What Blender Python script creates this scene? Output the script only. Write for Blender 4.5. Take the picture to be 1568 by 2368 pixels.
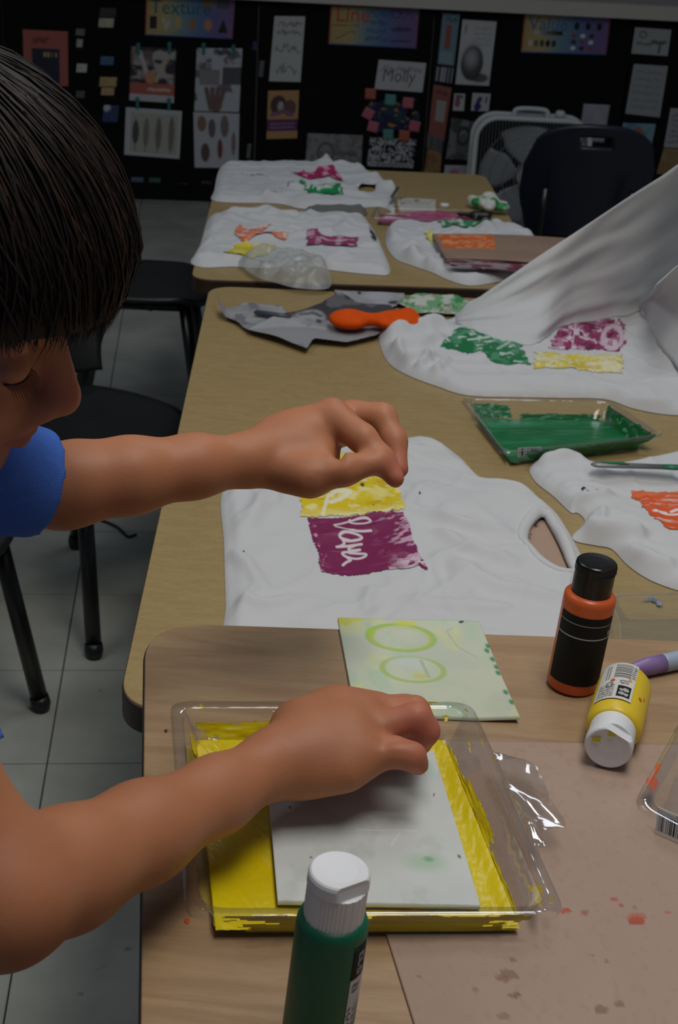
import bpy, math, random
import numpy as np
from mathutils import Vector, Matrix

random.seed(7)
rng = np.random.default_rng(7)
SC = bpy.context.scene
COL = SC.collection
for o in list(bpy.data.objects):
    bpy.data.objects.remove(o)

# ------------------------------------------------------------------ camera
FPX, CX, CY = 3257.0, 784.0, 1184.0
CAMZ = 1.33
ROLL = 0.060
PITCH = math.atan(1494.0 * math.cos(ROLL) / FPX)
_f = np.array([0, math.cos(PITCH), -math.sin(PITCH)])
_r0 = np.array([1.0, 0, 0])
_d0 = np.array([0, -math.sin(PITCH), -math.cos(PITCH)])
EX = math.cos(ROLL) * _r0 - math.sin(ROLL) * _d0
EY = math.sin(ROLL) * _r0 + math.cos(ROLL) * _d0
CAM = np.array([0, 0, CAMZ])
cam = bpy.data.cameras.new('camera')
camo = bpy.data.objects.new('camera', cam)
COL.objects.link(camo)
SC.camera = camo
camo.matrix_world = Matrix(((EX[0], -EY[0], -_f[0], CAM[0]), (EX[1], -EY[1], -_f[1], CAM[1]),
                            (EX[2], -EY[2], -_f[2], CAM[2]), (0, 0, 0, 1)))
cam.sensor_fit = 'HORIZONTAL'
cam.sensor_width = 36.0
cam.lens = FPX / 1568.0 * 36.0
cam.clip_start = 0.02
cam.clip_end = 60
cam.dof.use_dof = True
cam.dof.focus_distance = 1.05
cam.dof.aperture_fstop = 30.0

# ------------------------------------------------------------------ light
world = bpy.data.worlds.new('world')
SC.world = world
world.use_nodes = True
world.node_tree.nodes['Background'].inputs[0].default_value = (0.72, 0.82, 1.0, 1)
world.node_tree.nodes['Background'].inputs[1].default_value = 0.19
SC.view_settings.view_transform = 'Standard'
SC.view_settings.look = 'None'
SC.view_settings.gamma = 1
SC.view_settings.use_curve_mapping = False
SC.view_settings.exposure = -1.28


def area(name, loc, sx, sy, power, color, target=None):
    l = bpy.data.lights.new(name, 'AREA')
    l.shape = 'RECTANGLE'
    l.size, l.size_y, l.energy, l.color = sx, sy, power, color
    o = bpy.data.objects.new(name, l)
    COL.objects.link(o)
    o.location = loc
    if target is not None:
        o.rotation_euler = (Vector(target) - Vector(loc)).to_track_quat('-Z', 'Y').to_euler()
    return o


area('ceiling_light', (0.35, 0.75, 2.75), 0.6, 1.2, 53, (1.0, 0.95, 0.88))
area('ceiling_light.001', (0.45, 2.5, 2.75), 0.6, 1.2, 20, (0.86, 0.92, 1.0))
area('ceiling_light.002', (-1.3, 1.6, 2.75), 0.6, 1.2, 18, (0.95, 0.97, 1.0))

# ------------------------------------------------------------------ helpers


def lin(c):
    c = np.asarray(c, float) / 255.0
    return np.where(c <= 0.04045, c / 12.92, ((c + 0.055) / 1.055) ** 2.4)


def ray(px, py):
    return _f + (px - CX) / FPX * EX + (py - CY) / FPX * EY


def P(px, py, Z):
    """world point on the sight line of a photograph pixel at axial depth Z"""
    return CAM + Z * ray(px, py)


def W(px, py, z):
    """world point of a photograph pixel lying on the horizontal plane at height z"""
    r = ray(px, py)
    return CAM + r * ((z - CAMZ) / r[2])


def M2(px, Z):
    return px * Z / FPX


# noise
def _hash(ix, iy, seed):
    n = (ix.astype(np.int64) * 374761393 + iy.astype(np.int64) * 668265263 + seed * 974634777) & 0xffffffff
    n = ((n ^ (n >> 13)) * 1274126177) & 0xffffffff
    n = (n ^ (n >> 16)) & 0xffff
    return n / 65535.0


def vn(x, y, seed=0):
    x = np.asarray(x, float); y = np.asarray(y, float)
    ix = np.floor(x).astype(np.int64); iy = np.floor(y).astype(np.int64)
    fx = x - ix; fy = y - iy
    fx = fx * fx * fx * (fx * (fx * 6 - 15) + 10); fy = fy * fy * fy * (fy * (fy * 6 - 15) + 10)
    a = _hash(ix, iy, seed); b = _hash(ix + 1, iy, seed); c = _hash(ix, iy + 1, seed); d = _hash(ix + 1, iy + 1, seed)
    return (a * (1 - fx) + b * fx) * (1 - fy) + (c * (1 - fx) + d * fx) * fy


def fbm(x, y, seed=0, oct=4):
    s = 0; a = 0.5; t = 0
    for i in range(oct):
        s = s + a * vn(x * 2 ** i, y * 2 ** i, seed + i * 17); t += a; a *= 0.5
    return s / t


def sstep(a, b, x):
    t = np.clip((x - a) / (b - a), 0, 1)
    return t * t * (3 - 2 * t)


# objects
def thing(name, label, cat, loc=(0, 0, 0), group=None, kind=None):
    o = bpy.data.objects.new(name, None)
    COL.objects.link(o)
    o.location = Vector([float(v) for v in loc])
    o.empty_display_size = 0.05
    tag(o, label, cat, group, kind)
    return o


def tag(o, label=None, cat=None, group=None, kind=None):
    if label: o['label'] = label
    if cat: o['category'] = cat
    if group: o['group'] = group
    if kind: o['kind'] = kind
    return o


def wloc(o):
    v = np.zeros(3)
    while o is not None:
        v += np.array(o.location); o = o.parent
    return v


def mk(name, V, F, mat, parent=None, smooth=False, col=None, label=None):
    V = np.asarray(V, float).reshape(-1, 3)
    if parent is None:
        org = np.array([(V[:, 0].min() + V[:, 0].max()) / 2, (V[:, 1].min() + V[:, 1].max()) / 2, V[:, 2].min()])
        loc = org
    else:
        org = wloc(parent); loc = np.zeros(3)
    me = bpy.data.meshes.new(name)
    if isinstance(F, np.ndarray):
        n, k = F.shape
        me.vertices.add(len(V)); me.vertices.foreach_set('co', (V - org).astype(np.float32).ravel())
        me.loops.add(n * k); me.loops.foreach_set('vertex_index', F.astype(np.int32).ravel())
        me.polygons.add(n); me.polygons.foreach_set('loop_start', np.arange(0, n * k, k, dtype=np.int32))
        me.update(calc_edges=True)
        me.validate()
    else:
        me.from_pydata((V - org).tolist(), [], [list(map(int, f)) for f in F])
    if col is not None and len(me.vertices) == len(V):
        at = me.color_attributes.new('Col', 'FLOAT_COLOR', 'POINT')
        c4 = np.ones((len(V), 4), np.float32); c4[:, :3] = col
        at.data.foreach_set('color', c4.ravel())
    if smooth:
        me.polygons.foreach_set('use_smooth', np.ones(len(me.polygons), bool))
    me.update()
    o = bpy.data.objects.new(name, me)
    COL.objects.link(o)
    if mat: me.materials.append(mat)
    o.location = loc
    if parent is not None: o.parent = parent
    if label: o['label'] = label
    return o


class Geo:
    """collects several shapes for one mesh"""
    def __init__(s): s.v = []; s.f = []; s.n = 0

    def add(s, V, F):
        V = np.asarray(V, float).reshape(-1, 3)
        s.v.append(V)
        for f in F: s.f.append([int(i) + s.n for i in f])
        s.n += len(V)
        return s

    def box(s, c, d, R=None):
        c = np.asarray(c, float); d = np.asarray(d, float) / 2
        q = np.array([[x, y, z] for z in (-1, 1) for y in (-1, 1) for x in (-1, 1)]) * d
        if R is not None: q = q @ np.asarray(R).T
        return s.add(q + c, [(0, 2, 3, 1), (4, 5, 7, 6), (0, 1, 5, 4), (2, 6, 7, 3), (0, 4, 6, 2), (1, 3, 7, 5)])

    def tube(s, pts, rad, n=8, flat=None, cap=True):
        return s.add(*tube(pts, rad, n, flat, cap))

    def build(s, name, mat, parent=None, smooth=False, label=None):
        return mk(name, np.vstack(s.v), s.f, mat, parent, smooth, None, label)


def rotz(a):
    c, s = math.cos(a), math.sin(a)
    return np.array([[c, -s, 0], [s, c, 0], [0, 0, 1]])


def crom(pts, n=6, closed=False):
    pts = np.asarray(pts, float); N = len(pts); out = []
    rngi = range(N if closed else N - 1)
    for i in rngi:
        if closed: p0, p1, p2, p3 = pts[(i - 1) % N], pts[i], pts[(i + 1) % N], pts[(i + 2) % N]
        else: p0, p1, p2, p3 = pts[max(i - 1, 0)], pts[i], pts[i + 1], pts[min(i + 2, N - 1)]
        for k in range(n):
            t = k / n
            out.append(0.5 * ((2 * p1) + (-p0 + p2) * t + (2 * p0 - 5 * p1 + 4 * p2 - p3) * t * t + (-p0 + 3 * p1 - 3 * p2 + p3) * t ** 3))
    if not closed: out.append(pts[-1])
    return np.array(out)


def tube(pts, rad, n=8, flat=None, cap=True):
    pts = np.asarray(pts, float); N = len(pts)
    rad = np.full(N, rad) if np.isscalar(rad) else np.asarray(rad, float)
    T = np.gradient(pts, axis=0); T /= np.linalg.norm(T, axis=1)[:, None] + 1e-12
    up = np.array([0, 0, 1.0])
    if abs(T[0] @ up) > 0.9: up = np.array([1.0, 0, 0])
    a = np.cross(up, T[0]); a /= np.linalg.norm(a)
    V = []
    ang = np.arange(n) * 2 * math.pi / n
    for i in range(N):
        a = a - T[i] * (a @ T[i]); a /= np.linalg.norm(a) + 1e-12
        b = np.cross(T[i], a)
        k = 1.0 if flat is None else flat
        V.append(pts[i] + rad[i] * (np.cos(ang)[:, None] * a + k * np.sin(ang)[:, None] * b))
    V = np.vstack(V); F = []
    for i in range(N - 1):
        for j in range(n):
            F.append((i * n + j, i * n + (j + 1) % n, (i + 1) * n + (j + 1) % n, (i + 1) * n + j))
    if cap:
        F.append(tuple(range(n))[::-1]); F.append(tuple(range((N - 1) * n, N * n)))
    return V, F


def lathe(prof, n=40, M=np.eye(3), o=(0, 0, 0), mod=None):
    V = []
    for k, (r, z) in enumerate(prof):
        for j in range(n):
            a = 2 * math.pi * j / n
            p = np.array([r * math.cos(a), r * math.sin(a), z])
            if mod: p = mod(p, a, k)
            V.append(p)
    V = np.array(V) @ np.asarray(M).T + np.asarray(o)
    F = []
    for k in range(len(prof) - 1):
        for j in range(n):
            F.append((k * n + j, k * n + (j + 1) % n, (k + 1) * n + (j + 1) % n, (k + 1) * n + j))
    F.append(tuple(range(n))[::-1]); F.append(tuple(range((len(prof) - 1) * n, len(prof) * n)))
    return V, F


def rrect(w, d, r, n=8):
    """rounded rectangle outline, centred, counter clockwise"""
    pts = []
    for cx, cy, a0 in ((w / 2 - r, d / 2 - r, 0), (-w / 2 + r, d / 2 - r, 90), (-w / 2 + r, -d / 2 + r, 180), (w / 2 - r, -d / 2 + r, 270)):
        for k in range(n + 1):
            a = math.radians(a0 + 90 * k / n)
            pts.append((cx + r * math.cos(a), cy + r * math.sin(a)))
    return np.array(pts)


def round_poly(pts, r, n=8):
    """round the corners of a polygon"""
    pts = np.asarray(pts, float); N = len(pts); out = []
    rr = [r] * N if np.isscalar(r) else r
    for i in range(N):
        p, a, b = pts[i], pts[i - 1], pts[(i + 1) % N]
        if rr[i] <= 0: out.append(p); continue
        u = (a - p) / np.linalg.norm(a - p); v = (b - p) / np.linalg.norm(b - p)
        s = p + u * rr[i]; e = p + v * rr[i]
        for k in range(n + 1):
            t = k / n
            out.append((1 - t) ** 2 * s + 2 * t * (1 - t) * p + t * t * e)
    return np.array(out)


def slab(outline, z0, z1, bev=0.0):
    """prism from a 2D outline"""
    o = np.asarray(outline); n = len(o)
    area2 = np.sum(o[:, 0] * np.roll(o[:, 1], -1) - np.roll(o[:, 0], -1) * o[:, 1])
    if area2 < 0: o = o[::-1]
    rings = [(o, z0), (o, z1)]
    if bev > 0:
        c = o.mean(0)
        d = o - c; L = np.linalg.norm(d, axis=1)[:, None]
        inn = o - d / L * bev
        rings = [(o, z0), (o, z1 - bev), (inn * 0.3 + o * 0.7, z1 - bev * 0.3), (inn, z1)]
    V = np.vstack([np.column_stack([q, np.full(n, z)]) for q, z in rings]); F = []
    for k in range(len(rings) - 1):
        for j in range(n):
            F.append((k * n + j, k * n + (j + 1) % n, (k + 1) * n + (j + 1) % n, (k + 1) * n + j))
    F.append(tuple(range(n))[::-1]); F.append(tuple(range((len(rings) - 1) * n, len(rings) * n)))
    return V, F


# ------------------------------------------------------------------ materials
MATS = {}


def nodes(name):
    m = bpy.data.materials.new(name); m.use_nodes = True
    MATS[name] = m
    nt = m.node_tree
    return m, nt, nt.nodes['Principled BSDF']


def setp(b, **k):
    for n, v in k.items():
        n = n.replace('_', ' ')
        if n in b.inputs: b.inputs[n].default_value = v


def bump(nt, b, scale, strength, dist=0.002, detail=3, coord='Object', stretch=None):
    tc = nt.nodes.new('ShaderNodeTexCoord'); nz = nt.nodes.new('ShaderNodeTexNoise'); bp = nt.nodes.new('ShaderNodeBump')
    nz.inputs['Scale'].default_value = scale; nz.inputs['Detail'].default_value = detail
    if stretch is not None:
        mp = nt.nodes.new('ShaderNodeMapping'); mp.inputs['Scale'].default_value = stretch
        nt.links.new(tc.outputs[coord], mp.inputs[0]); nt.links.new(mp.outputs[0], nz.inputs['Vector'])
    else: nt.links.new(tc.outputs[coord], nz.inputs['Vector'])
    bp.inputs['Strength'].default_value = strength; bp.inputs['Distance'].default_value = dist
    nt.links.new(nz.outputs['Fac'], bp.inputs['Height']); nt.links.new(bp.outputs[0], b.inputs['Normal'])


def plain(name, rgb, rough=0.6, spec=0.5, metal=0.0, bmp=None, var=None, srgb=True):
    """flat colour with a little procedural variation"""
    if name in MATS: return MATS[name]
    m, nt, b = nodes(name)
    c = lin(rgb) if srgb else np.array(rgb)
    setp(b, Base_Color=(*c, 1), Roughness=rough, Metallic=metal)
    b.inputs['Specular IOR Level'].default_value = spec
    if var:
        sc, amt = var
        tc = nt.nodes.new('ShaderNodeTexCoord'); nz = nt.nodes.new('ShaderNodeTexNoise'); mx = nt.nodes.new('ShaderNodeMix')
        mx.data_type = 'RGBA'
        nz.inputs['Scale'].default_value = sc; nz.inputs['Detail'].default_value = 5
        nt.links.new(tc.outputs['Object'], nz.inputs['Vector']); nt.links.new(nz.outputs['Fac'], mx.inputs[0])
        mx.inputs[6].default_value = (*(c * (1 - amt)), 1); mx.inputs[7].default_value = (*np.clip(c * (1 + amt), 0, 1), 1)
        nt.links.new(mx.outputs[2], b.inputs['Base Color'])
    if bmp: bump(nt, b, *bmp)
    return m


def vmat(name, rough=0.6, spec=0.5, bmp=None, sheen=0):
    if name in MATS: return MATS[name]
    m, nt, b = nodes(name)
    a = nt.nodes.new('ShaderNodeAttribute'); a.attribute_name = 'Col'
    nt.links.new(a.outputs['Color'], b.inputs['Base Color'])
    setp(b, Roughness=rough)
    b.inputs['Specular IOR Level'].default_value = spec
    if bmp: bump(nt, b, *bmp)
    return m


def woodmat(name, c1, c2, c3, scale, ang, rough=0.42, ring=6.0):
    m, nt, b = nodes(name)
    tc = nt.nodes.new('ShaderNodeTexCoord'); mp = nt.nodes.new('ShaderNodeMapping')
    mp.inputs['Rotation'].default_value = (0, 0, ang)
    mp.inputs['Scale'].default_value = scale
    n1 = nt.nodes.new('ShaderNodeTexNoise'); n1.inputs['Scale'].default_value = ring; n1.inputs['Detail'].default_value = 6
    n1.inputs['Distortion'].default_value = 0.6
    n2 = nt.nodes.new('ShaderNodeTexNoise'); n2.inputs['Scale'].default_value = 90; n2.inputs['Detail'].default_value = 4
    wv = nt.nodes.new('ShaderNodeMath'); wv.operation = 'MULTIPLY'; wv.inputs[1].default_value = 9.0
    fr = nt.nodes.new('ShaderNodeMath'); fr.operation = 'PINGPONG'; fr.inputs[1].default_value = 1.0
    rp = nt.nodes.new('ShaderNodeValToRGB'); e = rp.color_ramp.elements
    e[0].color = (*lin(c1), 1); e[1].color = (*lin(c2), 1); e[0].position = 0.05; e[1].position = 0.9
    k = e.new(0.45); k.color = (*((lin(c1) + lin(c2)) / 2), 1)
    mx = nt.nodes.new('ShaderNodeMix'); mx.data_type = 'RGBA'; mx.blend_type = 'MIX'
    mr = nt.nodes.new('ShaderNodeMapRange'); mr.inputs[1].default_value = 0.45; mr.inputs[2].default_value = 0.75; mr.inputs[4].default_value = 0.35
    L = nt.links.new
    L(tc.outputs['Object'], mp.inputs[0]); L(mp.outputs[0], n1.inputs['Vector']); L(mp.outputs[0], n2.inputs['Vector'])
    L(n1.outputs['Fac'], wv.inputs[0]); L(wv.outputs[0], fr.inputs[0]); L(fr.outputs[0], rp.inputs[0])
    L(n2.outputs['Fac'], mr.inputs[0]); L(mr.outputs[0], mx.inputs[0]); L(rp.outputs[0], mx.inputs[6])
    mx.inputs[7].default_value = (*lin(c3), 1)
    L(mx.outputs[2], b.inputs['Base Color'])
    setp(b, Roughness=rough); b.inputs['Specular IOR Level'].default_value = 0.35
    return m


def clearmat(name, tint=(0.93, 0.95, 0.94), gloss=0.10, rough=0.06, milky=0.03):
    """thin clear plastic: mostly see-through, sharp reflections at grazing angles"""
    m, nt, b = nodes(name)
    out = nt.nodes['Material Output']
    tr = nt.nodes.new('ShaderNodeBsdfTransparent'); tr.inputs[0].default_value = (*tint, 1)
    gl = nt.nodes.new('ShaderNodeBsdfGlossy'); gl.inputs['Roughness'].default_value = rough
    df = nt.nodes.new('ShaderNodeBsdfDiffuse'); df.inputs[0].default_value = (0.7, 0.72, 0.7, 1)
    fz = nt.nodes.new('ShaderNodeFresnel'); fz.inputs[0].default_value = 1.45
    ad = nt.nodes.new('ShaderNodeMath'); ad.operation = 'MULTIPLY_ADD'; ad.inputs[1].default_value = 0.32; ad.inputs[2].default_value = gloss; ad.use_clamp = True
    mx = nt.nodes.new('ShaderNodeMixShader'); mx2 = nt.nodes.new('ShaderNodeMixShader'); mx2.inputs[0].default_value = milky
    L = nt.links.new
    L(fz.outputs[0], ad.inputs[0]); L(ad.outputs[0], mx.inputs[0]); L(tr.outputs[0], mx.inputs[1]); L(gl.outputs[0], mx.inputs[2])
    L(mx.outputs[0], mx2.inputs[1]); L(df.outputs[0], mx2.inputs[2]); L(mx2.outputs[0], out.inputs['Surface'])
    tc = nt.nodes.new('ShaderNodeTexCoord'); nz = nt.nodes.new('ShaderNodeTexNoise'); bp = nt.nodes.new('ShaderNodeBump')
    nz.inputs['Scale'].default_value = 30; bp.inputs['Strength'].default_value = 0.25; bp.inputs['Distance'].default_value = 0.004
    L(tc.outputs['Object'], nz.inputs['Vector']); L(nz.outputs['Fac'], bp.inputs['Height']); L(bp.outputs[0], gl.inputs['Normal'])
    return m


M_LAM = woodmat('laminate_oak', (160, 137, 92), (168, 145, 98), (138, 116, 74), (1.6, 7.0, 1.0), 0.9, 0.5, 9.0)
M_MAPLE = woodmat('laminate_maple', (156, 127, 96), (170, 142, 109), (146, 117, 85), (0.8, 6.0, 1.0), 0.12, 0.42, 4.0)
M_EDGE = plain('edge_band_brown', (52, 38, 26), 0.45, var=(30, 0.2))
M_BLACKP = plain('black_plastic', (22, 23, 24), 0.42, 0.5, bmp=(180, 0.25, 0.0006))
M_NAVYP = plain('navy_plastic', (20, 24, 40), 0.40, 0.5, bmp=(180, 0.25, 0.0006))
M_BLACKM = plain('black_metal_tube', (10, 10, 11), 0.28, 0.6, var=(20, 0.1))
M_CLOTH = plain('white_cotton', (208, 209, 210), 0.92, 0.15, bmp=(900, 0.25, 0.0006), var=(9, 0.03))
M_RIB = plain('white_cotton_rib', (208, 209, 210), 0.92, 0.15, bmp=(420, 0.5, 0.0012))
M_PRINT = vmat('paint_print', 0.55, 0.35, bmp=(700, 0.2, 0.0006))
M_CARD = vmat('printed_card', 0.65, 0.3)
M_POSTER = vmat('poster_paper', 0.5, 0.4)
M_FOAM = vmat('foam_plate', 0.55, 0.35, bmp=(260, 0.08, 0.0005))
M_CLEAR = clearmat('clear_plastic', (0.97, 0.98, 0.97), 0.03, 0.05, 0.015)
M_CLEARM = clearmat('clear_plastic_cloudy', (0.96, 0.97, 0.96), 0.04, 0.10, 0.06)
M_WHITEP = plain('white_plastic', (226, 228, 232), 0.35, 0.5, var=(20, 0.02))
M_PAINTV = vmat('wet_paint', 0.30, 0.45)
M_DARKB = plain('print_black', (18, 18, 18), 0.5, var=(40, 0.1))
M_GREYI = plain('print_grey', (105, 105, 108), 0.6, var=(40, 0.1))

# ------------------------------------------------------------------ flat painted pieces


class Canvas:
    """colours of a printed or painted surface, u to the right, v downwards"""
    def __init__(s, nx, ny, base, w=1.0, h=1.0):
        s.nx, s.ny, s.w, s.h = nx, ny, w, h
        u, v = np.meshgrid(np.linspace(0, 1, nx + 1), np.linspace(0, 1, ny + 1))
        s.u, s.v = u, v
        s.c = np.ones(u.shape + (3,)) * lin(base)
        s.mask = np.ones(u.shape, bool)

    def put(s, a, col):
        a = np.clip(a, 0, 1)[..., None]
        s.c = s.c * (1 - a) + lin(col) * a
        return s

    def rect(s, u0, v0, u1, v1, col, a=1.0):
        return s.put(a * ((s.u >= u0) & (s.u <= u1) & (s.v >= v0) & (s.v <= v1)), col)

    def ell(s, cu, cv, ru, rv, col, a=1.0, soft=0.1):
        d = np.sqrt(((s.u - cu) / ru) ** 2 + ((s.v - cv) / rv) ** 2)
        return s.put(a * (1 - sstep(1 - soft, 1 + soft, d)), col)

    def ring(s, cu, cv, ru, rv, wd, col, a=1.0):
        d = np.abs(np.sqrt(((s.u - cu) / ru) ** 2 + ((s.v - cv) / rv) ** 2) - 1)
        return s.put(a * (1 - sstep(wd * 0.5, wd, d)), col)

    def dist(s, pts):
        d = np.full(s.u.shape, 9.0); x = s.u * s.w; y = s.v * s.h
        pts = np.asarray(pts, float) * (s.w, s.h)
        for a, b in zip(pts[:-1], pts[1:]):
            ab = b - a; L = ab @ ab + 1e-12
            t = np.clip(((x - a[0]) * ab[0] + (y - a[1]) * ab[1]) / L, 0, 1)
            d = np.minimum(d, np.hypot(x - a[0] - t * ab[0], y - a[1] - t * ab[1]))
        return d

    def line(s, pts, wd, col, a=1.0):
        return s.put(a * (1 - sstep(wd * 0.7, wd * 1.3, s.dist(pts))), col)

    def grad(s, stops):
        us = [q[0] for q in stops]; cs = np.array([lin(q[1]) for q in stops])
        s.c = np.stack([np.interp(s.u, us, cs[:, i]) for i in range(3)], -1)
        return s

    def noise(s, fu, fv, seed, lo, hi, col, a=1.0):
        return s.put(a * sstep(lo, hi, fbm(s.u * fu, s.v * fv, seed, 4)), col)

    def scrib(s, u0, v0, u1, v1, rows, col, seed, wd=0.012, a=0.8):
        """rows of handwriting-like marks"""
        r = np.random.default_rng(seed)
        for k in range(rows):
            vv = v0 + (v1 - v0) * (k + 0.5) / rows; hh = (v1 - v0) / rows * 0.36
            n = int(10 * (u1 - u0) * s.w / max(s.h * (v1 - v0) / rows, 1e-4)) + 6
            n = min(n, 44)
            uu = np.linspace(u0, u1, n)
            s.line(np.column_stack([uu, vv + hh * r.uniform(-1, 1, n)]), wd, col, a)
        return s

    def bars(s, u0, v0, u1, v1, n, col, seed=1, vert=True):
        r = np.random.default_rng(seed)
        w = r.uniform(0.3, 1, n * 2); e = np.cumsum(w) / w.sum()
        for k in range(n):
            a0, a1 = e[2 * k], e[2 * k + 1]
            if vert: s.rect(u0 + (u1 - u0) * a0, v0, u0 + (u1 - u0) * a1, v1, col)
            else: s.rect(u0, v0 + (v1 - v0) * a0, u1, v0 + (v1 - v0) * a1, col)
        return s


def sheet(name, corners, cv, mat, parent=None, thick=0.001, zfn=None, nrm=None, smooth=False, label=None):
    """thin sheet with a painted front; corners TL TR BR BL in the world"""
    tl, tr, br, bl = [np.asarray(c, float) for c in corners]
    u, v = cv.u[..., None], cv.v[..., None]
    V = (tl * (1 - u) + tr * u) * (1 - v) + (bl * (1 - u) + br * u) * v
    if nrm is None:
        nrm = np.cross(bl - tl, tr - tl); nrm /= np.linalg.norm(nrm)
    nrm = np.asarray(nrm, float)
    if zfn is not None: V = V + zfn(cv.u, cv.v)[..., None] * nrm
    ny, nx = cv.u.shape[0] - 1, cv.u.shape[1] - 1
    idx = np.arange((ny + 1) * (nx + 1)).reshape(ny + 1, nx + 1)
    cell = cv.mask[:-1, :-1] & cv.mask[1:, :-1] & cv.mask[:-1, 1:] & cv.mask[1:, 1:]
    F = np.stack([idx[:-1, :-1], idx[1:, :-1], idx[1:, 1:], idx[:-1, 1:]], -1)[cell]
    Vf = V.reshape(-1, 3); Cf = cv.c.reshape(-1, 3)
    if thick > 0 and cell.all():
        ring = np.concatenate([idx[0, :-1], idx[:-1, -1], idx[-1, :0:-1], idx[:0:-1, 0]])
        n = len(ring); base = len(Vf)
        low = Vf[ring] - nrm * thick
        Vf = np.vstack([Vf, low]); Cf = np.vstack([Cf, Cf[ring]])
        r2 = np.arange(base, base + n)
        side = np.stack([ring, np.roll(ring, -1), np.roll(r2, -1), r2], -1)
        F = np.vstack([F, side])
    used = np.zeros(len(Vf), bool); used[F.ravel()] = True
    mp = np.cumsum(used) - 1
    o = mk(name, Vf[used], mp[F], mat, parent, smooth, Cf[used], label)
    return o


FONT = None


def text_mesh(name, body, o, ux, uy, size, mat, parent, squash=1.0):
    """flat lettering: o lower left corner, ux to the right, uy up"""
    cu = bpy.data.curves.new('lettering_curve', 'FONT'); cu.body = body; cu.size = 1.0; cu.extrude = 0.0; cu.resolution_u = 3
    tmp = bpy.data.objects.new('lettering_tmp', cu); COL.objects.link(tmp)
    dg = bpy.context.evaluated_depsgraph_get()
    me = bpy.data.meshes.new_from_object(tmp.evaluated_get(dg))
    bpy.data.objects.remove(tmp); bpy.data.curves.remove(cu)
    v = np.array([q.co[:] for q in me.vertices]); F = [list(p.vertices) for p in me.polygons]
    bpy.data.meshes.remove(me)
    V = np.asarray(o) + v[:, :1] * size * squash * np.asarray(ux) + v[:, 1:2] * size * np.asarray(uy)
    return mk(name, V, F, mat, parent)


# ------------------------------------------------------------------ cloth lying on a surface


def seg_dist(px, py, poly):
    """distance to a closed polyline, its nearest point and whether inside"""
    best = np.full(px.shape, 1e9); bx = np.zeros(px.shape); by = np.zeros(px.shape); ins = np.zeros(px.shape, bool)
    n = len(poly)
    for i in range(n):
        ax, ay = poly[i]; cx, cy = poly[(i + 1) % n]
        dx, dy = cx - ax, cy - ay; L = dx * dx + dy * dy + 1e-15
        t = np.clip(((px - ax) * dx + (py - ay) * dy) / L, 0, 1)
        qx, qy = ax + t * dx, ay + t * dy
        d = (px - qx) ** 2 + (py - qy) ** 2
        m = d < best
        best = np.where(m, d, best); bx = np.where(m, qx, bx); by = np.where(m, qy, by)
        cr = ((ay > py) != (cy > py)) & (px < (cx - ax) * (py - ay) / (cy - ay + 1e-15) + ax)
        ins ^= cr
    return np.sqrt(best), bx, by, ins


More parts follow.
